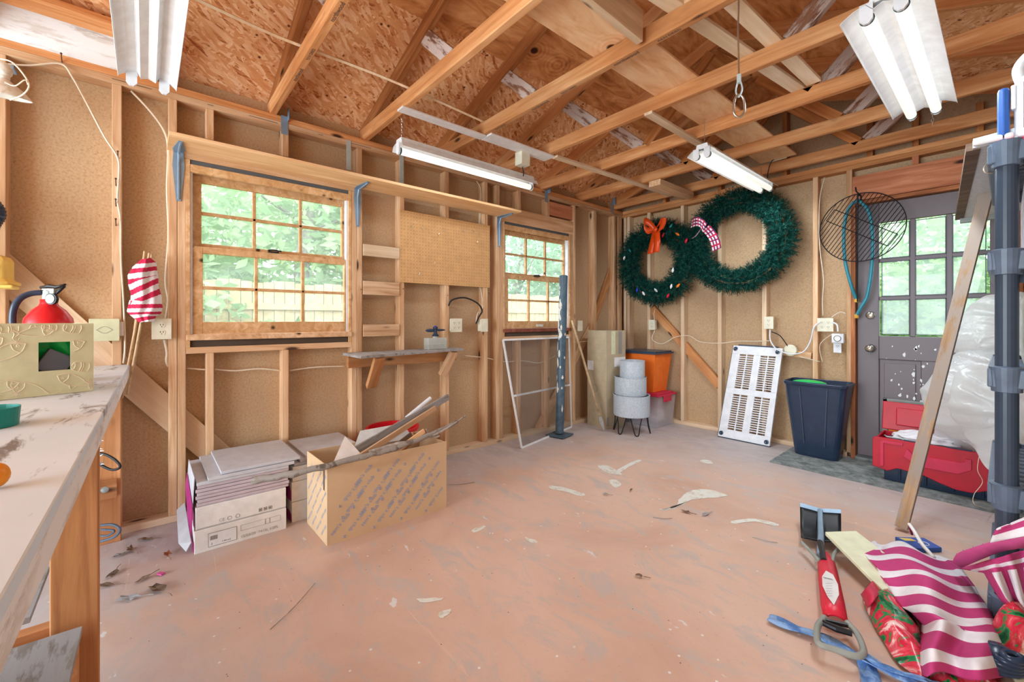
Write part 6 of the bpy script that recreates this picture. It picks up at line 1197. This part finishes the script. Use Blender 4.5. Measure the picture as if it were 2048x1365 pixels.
# ---------------------------------------------------------------- lower right heap
t = T('snow_brush_shovel', 'red-handled grey shovel with black blade lying on the floor', 'shovel', (2.85, 1.9, 0))
Z = lambda u, v, z=.02: onz(u, v, z)
g = G(); TL, TR, BR, BL = Z(1600, 1020, .085), Z(1682, 1034, .085), Z(1683, 1096, .02), Z(1602, 1088, .02)
def bz(a, b): p = TL.lerp(TR, a).lerp(BL.lerp(BR, a), b); return p-Vector((0, 0, .045*math.sin(PI*b)))+Vector((0, 0, .012*abs(2*a-1)+.02))
g.grid(bz, 10, 8); bd = t.part('blade', g, 'black', solid=.006, smooth=True)
g = G(); g.grid(lambda a, b: bz(a, b*.07)+Vector((0, 0, .005)), 10, 2); t.part('blade_lip', g, 'steel_blue', bd, solid=.006)
g = G(); g.tube([bz(.5, .05)+Vector((0, 0, .01)), bz(.5, .9)+Vector((0, 0, .02)), Z(1640, 1112, .05)], [.012, .014, .014], 8); t.part('spine', g, 'steel_blue', bd)
g = G(); g.tube(spline([Z(1603, 1085, .05), Z(1618, 1100, .05), Z(1638, 1122, .05)], 5), .008, 8); g.tube(spline([Z(1683, 1094, .05), Z(1670, 1106, .05), Z(1664, 1124, .05)], 5), .008, 8); t.part('fork', g, 'greyhandle', smooth=True)
g = G(); g.tube([Z(1640, 1085, .06), Z(1648, 1122, .06)], .013, 8); t.part('shaft', g, 'black')
edge = [(1648, 1112, 1656, 1112), (1637, 1128, 1668, 1126), (1638, 1160, 1676, 1155), (1641, 1190, 1682, 1183), (1643, 1215, 1688, 1210), (1648, 1234, 1694, 1245)]
g = G(); vs = []
for i, (ul, vl, ur, vr) in enumerate(edge):
    a, b = Z(ul, vl, .045), Z(ur, vr, .045); vs += [a, a.lerp(b, .25)+Vector((0, 0, .012)), a.lerp(b, .5)+Vector((0, 0, .016)), a.lerp(b, .75)+Vector((0, 0, .012)), b]
g.add(vs, [(5*i+j, 5*i+j+1, 5*i+j+6, 5*i+j+5) for i in range(5) for j in range(4)]); rs = t.part('red_grip', g, 'red_shovel', solid=.010, smooth=True)
lab = [(1652, 1142), (1666, 1150), (1676, 1170), (1678, 1190), (1668, 1211), (1655, 1194), (1645, 1172), (1644, 1154)]
g = G(); g.add([Z(u, v, .0685) for u, v in lab], [tuple(range(8))]); lb_ = t.part('label', g, 'labelwhite', rs, solid=.001)
g = G()
for k in range(8): a = Z(1650+2.3*k, 1158+.5*k, .0695); g.add([a, a+RX*.0016, a+RX*.0016+AX*.012, a+AX*.012], [(0, 1, 2, 3)])
for k in range(6): a = Z(1652, 1168+5*k, .0695); g.add([a, a+RX*.026, a+RX*.026+AX*.0012, a+AX*.0012], [(0, 1, 2, 3)])
t.part('label_print', g, 'ink', lb_)
g = G(); g.tube(spline([Z(1650, 1236, .05), Z(1636, 1252, .05), Z(1634, 1275, .05), Z(1640, 1290, .05), Z(1670, 1300, .05), Z(1705, 1312, .05), Z(1722, 1312, .05), Z(1727, 1300, .05), Z(1715, 1270, .05), Z(1694, 1246, .05)], 5), .0105, 10); t.part('d_handle', g, 'greyhandle', smooth=True)
g = G(); g.tube([Z(1645, 1246, .05), Z(1672, 1258, .05), Z(1704, 1268, .05)], .010, 10, rib=.2); g.tube([Z(1652, 1242, .05), Z(1695, 1252, .05)], .008, 8); t.part('inner_grip', g, 'black')
# blue straps
def strap(name, pts, w_, label, mat='denim', th=.003):
    P = spline(pts, 6); k = len(P); vs = []
    for i, p in enumerate(P): d = (P[min(i+1, k-1)]-P[max(i-1, 0)]).normalized(); s_ = d.cross(Vector((0, 0, 1))).normalized(); wv = w_ if not isinstance(w_, tuple) else w_[0]+(w_[1]-w_[0])*i/(k-1); vs += [p+s_*wv*(j/4-.5)+Vector((0, 0, .006*math.sin(j*2.2+i*.5))) for j in range(5)]
    g = G(); g.add(vs, [(5*i+j, 5*i+j+1, 5*i+j+6, 5*i+j+5) for i in range(k-1) for j in range(4)]); return tag(g.build(name, mat, solid=th, smooth=True), label, 'strap')
strap('denim_strap', [onz(1537, 1236, .012), onz(1580, 1252, .016), onz(1630, 1270, .016), onz(1680, 1292, .016), onz(1740, 1325, .02), onz(1800, 1352, .02), onz(1850, 1375, .02)], (.045, .03), 'long blue denim-like strap passing under the shovel handle')
strap('denim_strap', [onz(1722, 1308, .028), onz(1735, 1335, .012), onz(1750, 1385, .012)], (.04, .06), 'short blue denim-like strap end running off the bottom edge')
strap('denim_strap', [onz(1725, 1308, .034), onz(1770, 1335, .03), onz(1850, 1362, .03), onz(1900, 1380, .03)], (.02, .02), 'narrow blue strap strand beside the long one')
# boards, booklet, white stick
loft('yellow_board', onz(1690, 1072, .10), onz(1745, 1165, .06), .014, .075, 'yellow_board' if False else 'lath', 'pale yellowish board poking out under the striped flag cloth', 'board') if False else None
g = G(); q = [onz(1650, 1064, .10), onz(1712, 1062, .10), onz(1840, 1160, .06), onz(1765, 1180, .06)]; g.add(q+[p-Vector((0, 0, .018)) for p in q], [(0, 1, 2, 3), (7, 6, 5, 4)]+[(i, 4+i, 4+(i+1) % 4, (i+1) % 4) for i in range(4)]); tag(g.build('yellow_board', 'yellow_board', bevel=.003), 'pale yellowish board poking out under the striped cloth', 'board')
g = G(); q = [onz(2010, 1272, .05), onz(2080, 1315, .05), onz(2090, 1380, .05), onz(2040, 1372, .05), onz(2000, 1300, .05)]; g.add(q+[p-Vector((0, 0, .018)) for p in q], [(0, 1, 2, 3, 4), (9, 8, 7, 6, 5)]+[(i, 5+i, 5+(i+1) % 5, (i+1) % 5) for i in range(5)]); tag(g.build('yellow_board', 'yellow_board'), 'pale yellowish board end at the lower right corner', 'board')
t = T('blue_book', 'small blue packet lying behind the striped cloth', 'packet', (2.8, 2.5, 0)); q = [onz(1790, 1074, .024), onz(1848, 1076, .024), onz(1884, 1096, .024), onz(1832, 1098, .024)]; g = G(); g.add(q+[Vector((p.x, p.y, .002)) for p in q], [(0, 1, 2, 3), (7, 6, 5, 4)]+[(i, 4+i, 4+(i+1) % 4, (i+1) % 4) for i in range(4)]); t.part('packet', g, 'bookblue', bevel=.002)
g = G(); a, b, c_, d = q; f_ = lambda x, y: a.lerp(b, x).lerp(d.lerp(c_, x), y)+Vector((0, 0, .001)); g.add([f_(.05, .1), f_(.45, .15), f_(.5, .4), f_(.1, .35)], [(0, 1, 2, 3)]); t.part('yellow_print', g, 'yellow'); g = G(); g.tube([f_(.6+.15*math.cos(k*PI/6), .6+.2*math.sin(k*PI/6)) for k in range(12)], .002, 4, closed=True); t.part('white_print', g, 'labelwhite')
g = G(); g.tube(spline([onz(1818, 1048, .12), onz(1828, 1062, .10), onz(1845, 1090, .07), onz(1868, 1116, .05)], 5), .008, 8); g.tube([onz(1818, 1050, .115), onz(1824, 1070, .06)], .005, 6, mi=1); tag(g.build('white_hook_stick', ['paintwhite', 'maroon'], smooth=True), 'white curved plastic stick standing out behind the striped cloth', 'stick')
# striped cloth: rows follow the stripes
L_ = [(1748, 1083), (1722, 1092), (1716, 1100), (1726, 1112), (1745, 1133), (1752, 1150), (1765, 1163), (1778, 1185), (1790, 1205), (1812, 1212), (1843, 1247), (1842, 1262), (1838, 1300), (1840, 1330), (1846, 1352)]
Mm = [(1800, 1090), (1810, 1102), (1808, 1118), (1820, 1128), (1850, 1150), (1855, 1160), (1862, 1185), (1868, 1200), (1878, 1222), (1882, 1240), (1905, 1250), (1905, 1275), (1895, 1308), (1905, 1332), (1915, 1352)]
Rr = [(1880, 1112), (1905, 1122), (1925, 1140), (1935, 1155), (1950, 1175), (1958, 1192), (1970, 1208), (1978, 1220), (1985, 1240), (1992, 1252), (2003, 1272), (2012, 1290), (2022, 1315), (2030, 1340), (2036, 1362)]
def cl(a, b):
    f_ = b*(len(L_)-1); i = min(int(f_), len(L_)-2); q = f_-i; e = lambda A_: (A_[i][0]*(1-q)+A_[i+1][0]*q, A_[i][1]*(1-q)+A_[i+1][1]*q)
    l_, m_, r_ = e(L_), e(Mm), e(Rr); w0, w1, w2 = (1-a)*(1-2*a), 4*a*(1-a), a*(2*a-1); mm = (2*m_[0]-.5*(l_[0]+r_[0]) if False else m_[0], m_[1])
    u = w0*l_[0]+w1*mm[0]+w2*r_[0]; v = w0*l_[1]+w1*mm[1]+w2*r_[1]
    z = .13*math.sin(PI*min(1, a*1.02+.0))**.6*math.sin(PI*(b*.9+.05))**.5+.02+.022*math.sin(a*11+b*6)+.020*noise.noise(Vector((a*4, b*5, 1)))
    v += 7*math.sin(a*9+b*2)*(1 if .05 < a < .95 else .4); return onz(u, v, max(.008, z))
g = G(); g.grid(cl, 40, 70, mfn=lambda a, b: int(b*14) % 2); tag(g.build('striped_cloth', ['cloth_white', 'cloth_pink'], smooth=True, solid=.004), 'red and white striped flag cloth heaped on the floor at the lower right', 'flag')
g = G(); g.grid(lambda a, b: onz(1838+5*a*2+ (1900-1838)*a*0+ (2035-1838)*a, 1345-30*a*(1-a)*4*.2-45*a+(18-5*a)*b, .03+.03*math.sin(a*PI)), 12, 4); tag(g.build('cloth_hem', 'cloth_pink', solid=.004, smooth=True), 'folded lower hem of the striped cloth heap', 'flag') if False else None
# second striped cloth
t = T('striped_banner', 'pink and white striped fabric with a pleated band at the right edge', 'fabric', (3.05, 1.9, 0))
g = G(); pts = [(1905, 1125, .12), (1915, 1108, .20), (1950, 1095, .29), (1990, 1082, .36), (2020, 1072, .40), (2055, 1070, .42)]; P = spline([onz(*q) for q in pts], 8); k = len(P); P2 = [onz(u, v, z) for u, v, z in [(1922, 1136, .09), (1938, 1130, .15), (1968, 1117, .24), (2002, 1104, .31), (2032, 1098, .35), (2062, 1094, .37)]]; P2 = spline(P2, 8)
g.add([p for a, b in zip(P, P2) for p in (a, a.lerp(b, .5)+Vector((-.004, -.01, .01)), b)], [(3*i+j, 3*i+j+1, 3*i+j+4, 3*i+j+3) for i in range(k-1) for j in (0, 1)]); t.part('pleated_band', g, 'cloth_band', solid=.004, smooth=True)
g = G(); 
for i in range(3, k-1, 4): g.tube([P[i]+Vector((0, 0, .004)), P[i].lerp(P2[i], .5)+Vector((-.006, -.013, .015)), P2[i]+Vector((0, 0, .004))], .0012, 4)
t.part('band_seams', g, 'cloth_pink')
def up_(a, b):
    f0 = onz(1980+75*a, 1086-14*a, .37+.05*a); f1 = onz(2006+60*a, 1058-30*a, .43+.03*a); p = f0.lerp(f1, b); return p+Vector((0, 0, .02*math.sin(b*PI)))
g = G(); g.grid(up_, 8, 12, mfn=lambda a, b: int(b*3.2+.4) % 2); t.part('upper_drape', g, ['cloth_white', 'cloth_pink'], solid=.004, smooth=True)
def dr(a, b):
    l_ = [(1920, 1138), (1968, 1146), (2000, 1200), (2045, 1240)]; r_ = [(2060, 1098), (2062, 1130), (2070, 1190), (2078, 1250)]
    f_ = b*3; i = min(int(f_), 2); q = f_-i; L1 = (l_[i][0]*(1-q)+l_[i+1][0]*q, l_[i][1]*(1-q)+l_[i+1][1]*q); R1 = (r_[i][0]*(1-q)+r_[i+1][0]*q, r_[i][1]*(1-q)+r_[i+1][1]*q)
    u_, v_ = L1[0]+(R1[0]-L1[0])*a, L1[1]+(R1[1]-L1[1])*a; return onz(u_, v_, max(.012, 1.145-(1.50+.35*max(0, 1-(u_-1920)/70)*(1-b)+.02*math.sin(a*16+b*3))*(v_-HV)/F_PX))
g = G(); g.grid(dr, 24, 20, mfn=lambda a, b: int(a*6.0) % 2 if b > .3 else int(b*9) % 2); t.part('hanging_stripes', g, ['cloth_pink', 'cloth_white'], solid=.004, smooth=True)
# floral plastic bags
def fl(outl, z, seed, name, label, mats='floral', hh=.05):
    P = [onz(u, v, .012) for u, v in outl]; P = spline(P, 5, True); c = sum(P, Vector())/len(P); k = len(P); g = G(); nr = 8; vs = []
    for j in range(nr+1):
        f_ = j/nr; vs += [c.lerp(p, f_)+Vector((0, 0, hh*(1-f_*f_)+.018*noise.noise(c.lerp(p, f_)*14+Vector((seed, 0, 0)))*(1 if j < nr else 0))) for p in P]
    g.add(vs, [(j*k+i, j*k+(i+1) % k, (j+1)*k+(i+1) % k, (j+1)*k+i) for j in range(nr) for i in range(k)]); return tag(g.build(name, mats, smooth=True), label, 'bag')
fl([(1725, 1190), (1752, 1160), (1790, 1190), (1830, 1240), (1850, 1300), (1862, 1362), (1800, 1330), (1765, 1280), (1742, 1240)], 0, 1, 'floral_bag', 'crinkled plastic bag with red flower print left of the striped cloth', hh=.06)
fl([(1972, 1275), (2005, 1258), (2070, 1258), (2095, 1340), (2040, 1335), (1992, 1305)], 0, 4, 'floral_bag', 'plastic bag with red flower print right of the striped cloth', hh=.15)
fl([(1860, 1345), (1920, 1340), (1990, 1345), (2000, 1400), (1880, 1400)], 0, 7, 'floral_bag', 'plastic bag with red flower print at the bottom edge', hh=.04)
g = G(); g.grid(lambda a, b: onz(1722+28*a+14*b, 1190-34*a+26*b, .03+.05*math.sin(PI*a)), 8, 4); tag(g.build('pink_ribbon', 'red_pink', solid=.003, smooth=True), 'pinkish-red ribbon loop at the left tip of the floral bag', 'ribbon')
g = G(); c = onz(1996, 1325, .06)
for k in range(5): r_ = .055-.009*k; g.tube([c+RX*r_*1.2*math.cos(a*PI/10)+AX*r_*.9*math.sin(a*PI/10)+Vector((0, 0, .012*k))+AX*-.01*k for a in range(20)], .010, 8, closed=True)
g.ball(c+Vector((0, 0, .015)), (.055, .055, .04), 14, 8); tag(g.build('coiled_cap', 'navy', smooth=True), 'dark grooved plastic cap lying on the striped cloth', 'cap')
# ---------------------------------------------------------------- below the bench
g = G(); c = Vector((.16, -.15, .62))
t = T('cable_loops', 'black and grey cable loops hanging under the workbench', 'cable', at(215, 920, 2.1)); g = G()
g.tube(spline([at(190, 905, 2.1), at(212, 910, 2.1), at(232, 922, 2.1), at(240, 935, 2.1), at(222, 940, 2.1), at(192, 925, 2.1)], 6), .006, 8); t.part('upper_loop', g, 'blackwire', smooth=True)
g = G(); g.tube(spline([at(196, 1052, 2.05), at(225, 1050, 2.05), at(240, 1060, 2.05), at(228, 1075, 2.05), at(196, 1085, 2.05)], 6), .006, 8); g.tube(spline([at(196, 1060, 2.05), at(228, 1062, 2.05), at(215, 1072, 2.05), at(196, 1072, 2.05)], 6), .005, 8); t.part('lower_loop', g, 'shelf_grey', smooth=True)
g = G(); rnd.seed(8)
for i in range(14):
    p = at(190+rnd.uniform(-6, 4), 880+i*4, 1.9); d = RX*rnd.uniform(.02, .05)+Vector((0, 0, rnd.uniform(-.01, .03))); s_ = Vector((0, 0, .006)); g.add([p-s_, p+d, p+s_], [(0, 1, 2)], mi=i % 2)
tag(g.build('stiff_feathers', ['labelwhite', 'tealdark'], solid=.001), 'white and dark pointed leaf tips poking out behind the bench leg', 'leaves')
lump('dark_bag', (1.55, -.50, .115), (.30, .16, .11), 6, 'navy', 'dark bag stored on the floor under the workbench', 'bag', amp=.3) if False else lump('dark_bag', (1.9, -.45, .44), (.26, .14, .09), 6, 'navy', 'dark bag stored on the lower shelf of the workbench', 'bag', amp=.25)
# ---------------------------------------------------------------- leaves, twigs and paint on the floor
def leaf(u, v, s_, a, label, mat='dead_leaf', seed=0, group='dry leaves on the floor near the workbench'):
    q = random.Random(seed+int(u)); c = onz(u, v, .004); n = 10; outl = []
    for k in range(n): f_ = k/n*2*PI; r_ = s_*(.55+.35*abs(math.cos(2.5*f_+seed))+.35*q.random())*(.75 if k % 2 else 1.0); outl.append((r_*math.cos(f_)*1.3, r_*math.sin(f_)*.6))
    g = G(); M_ = Matrix.Translation(c) @ Matrix.Rotation(a, 4, 'Z'); vs = [M_ @ Vector((0, 0, .004))]+[M_ @ Vector((x, y, q.uniform(.001, .012))) for x, y in outl]; g.add(vs, [(0, 1+k, 1+(k+1) % n) for k in range(n)]); g.tube([M_ @ Vector((s_*1.0, 0, .003)), M_ @ Vector((s_*1.9, s_*.2, .002)), M_ @ Vector((s_*2.5, s_*.1, .003))], .0012, 4)
    return tag(g.build('dry_leaf', mat, solid=.0008), label, 'leaf', group)
LV = [(262, 1100, .032, .3, 'dead_leaf', 'reddish brown dry leaf by the bench post near the wall'), (240, 1112, .028, 2, 'greywood', 'pale curled leaf beside the reddish one'), (290, 1080, .030, 1, 'gateboard', 'dark thin leaf below the bottom plate'), (335, 1110, .028, .1, 'brown', 'tan leaf left of the flooring cartons'),
      (315, 1180, .042, .4, 'dead_leaf', 'large brown leaf with a long stem beside the bench leg'), (285, 1160, .030, 2.2, 'gateboard', 'crumpled leaf above the large brown one'), (258, 1198, .034, 1.1, 'greywood', 'pale grey leaf left of the large brown one'), (225, 1150, .034, 2.8, 'dead_leaf', 'spiky dry leaf close to the bench leg'), (212, 1172, .03, .9, 'gateboard', 'dark broken leaf touching the bench leg'),
      (1372, 1025, .024, .2, 'gateboard', 'dark curled leaf below the white paint splash'), (1412, 1030, .026, 1.4, 'greywood', 'grey leaf right of the dark curled one'), (1212, 990, .018, .5, 'greywood', 'small pale leaf left of the paint splash'), (1262, 982, .014, 1.9, 'gateboard', 'tiny dark leaf in the middle of the floor'), (1280, 1154, .018, .5, 'gateboard', 'dark crumpled leaf in the middle foreground floor')]
for i, (u, v, s_, a, m, lb) in enumerate(LV): leaf(u, v, s_, a, lb, m, i, 'dry leaves on the floor')
g = G(); p = onz(322, 1148, .006); g.box(p, (.03, .018, .006), rz=.6); tag(g.build('candy_wrapper', 'cloth_band'), 'small pinkish wrapper on the floor near the dry leaves', 'wrapper')
for i, (u0, v0, u1, v1, lb) in enumerate(((630, 1167, 540, 1260, 'long thin brown twig line on the foreground floor'), (1505, 1075, 1555, 1086, 'thin twig lying left of the shovel'), (1610, 1262, 1700, 1300, 'thin twig under the blue strap'), (1306, 1035, 1345, 1037, 'short twig below the paint splash'), (880, 970, 950, 965, 'short twig right of the tan box'))):
    g = G(); g.tube(spline([onz(u0, v0, .004), onz((u0+u1)/2+3, (v0+v1)/2+2, .005), onz(u1, v1, .004)], 4), .0014, 5); tag(g.build('twig', 'bark'), lb, 'twig', 'twigs on the floor')
def splash(pix, label, seed):
    P = [onz(u, v, .0012) for u, v in pix]; P = spline(P, 4, True); c = sum(P, Vector())/len(P); g = G(); q = random.Random(seed); P = [p+Vector((q.uniform(-1, 1), q.uniform(-1, 1), 0))*.004 for p in P]; g.add(P, [tuple(range(len(P)))]); return tag(g.build('paint_splash', 'worn_paint', fix=False), label, 'paint splash', None, 'structure')
splash([(1350, 1018), (1358, 1000), (1375, 985), (1400, 979), (1430, 982), (1455, 992), (1425, 996), (1385, 1000), (1365, 1010), (1330, 1022), (1320, 1018)], 'large cream paint splash in the middle of the floor', 1)
splash([(1195, 932), (1215, 932), (1238, 944), (1245, 950), (1222, 948), (1205, 942)], 'white paint smear above the middle of the floor', 2)
splash([(1100, 972), (1130, 976), (1168, 988), (1160, 993), (1130, 984), (1102, 978)], 'thin white paint streak on the floor, left of the splash', 3)
splash([(1218, 962), (1232, 960), (1242, 970), (1232, 976), (1222, 970)], 'small white paint patch near the middle of the floor', 4)
splash([(1466, 1042), (1510, 1038), (1555, 1048), (1548, 1052), (1510, 1044), (1470, 1048)], 'long white paint streak on the floor near the shovel', 5)
splash([(1402, 920), (1420, 922), (1425, 928), (1405, 926)], 'small white paint patch near the vent panel', 6)
splash([(1235, 940), (1262, 926), (1278, 920), (1282, 923), (1262, 932), (1240, 946)], 'narrow grey-white paint streak running up the floor', 7)
splash([(1050, 1075), (1062, 1078), (1076, 1084), (1066, 1087), (1054, 1082)], 'tiny white paint mark on the floor left of centre', 8)
splash([(945, 1060), (967, 1052), (970, 1056), (950, 1066)], 'small white paint dab right of the tan box', 9)
splash([(878, 1225), (898, 1219), (902, 1224), (884, 1237)], 'small white paint dab in the foreground', 10)
splash([(832, 1198), (850, 1198), (885, 1196), (880, 1202), (845, 1206)], 'white scraped paint line in the foreground', 11)
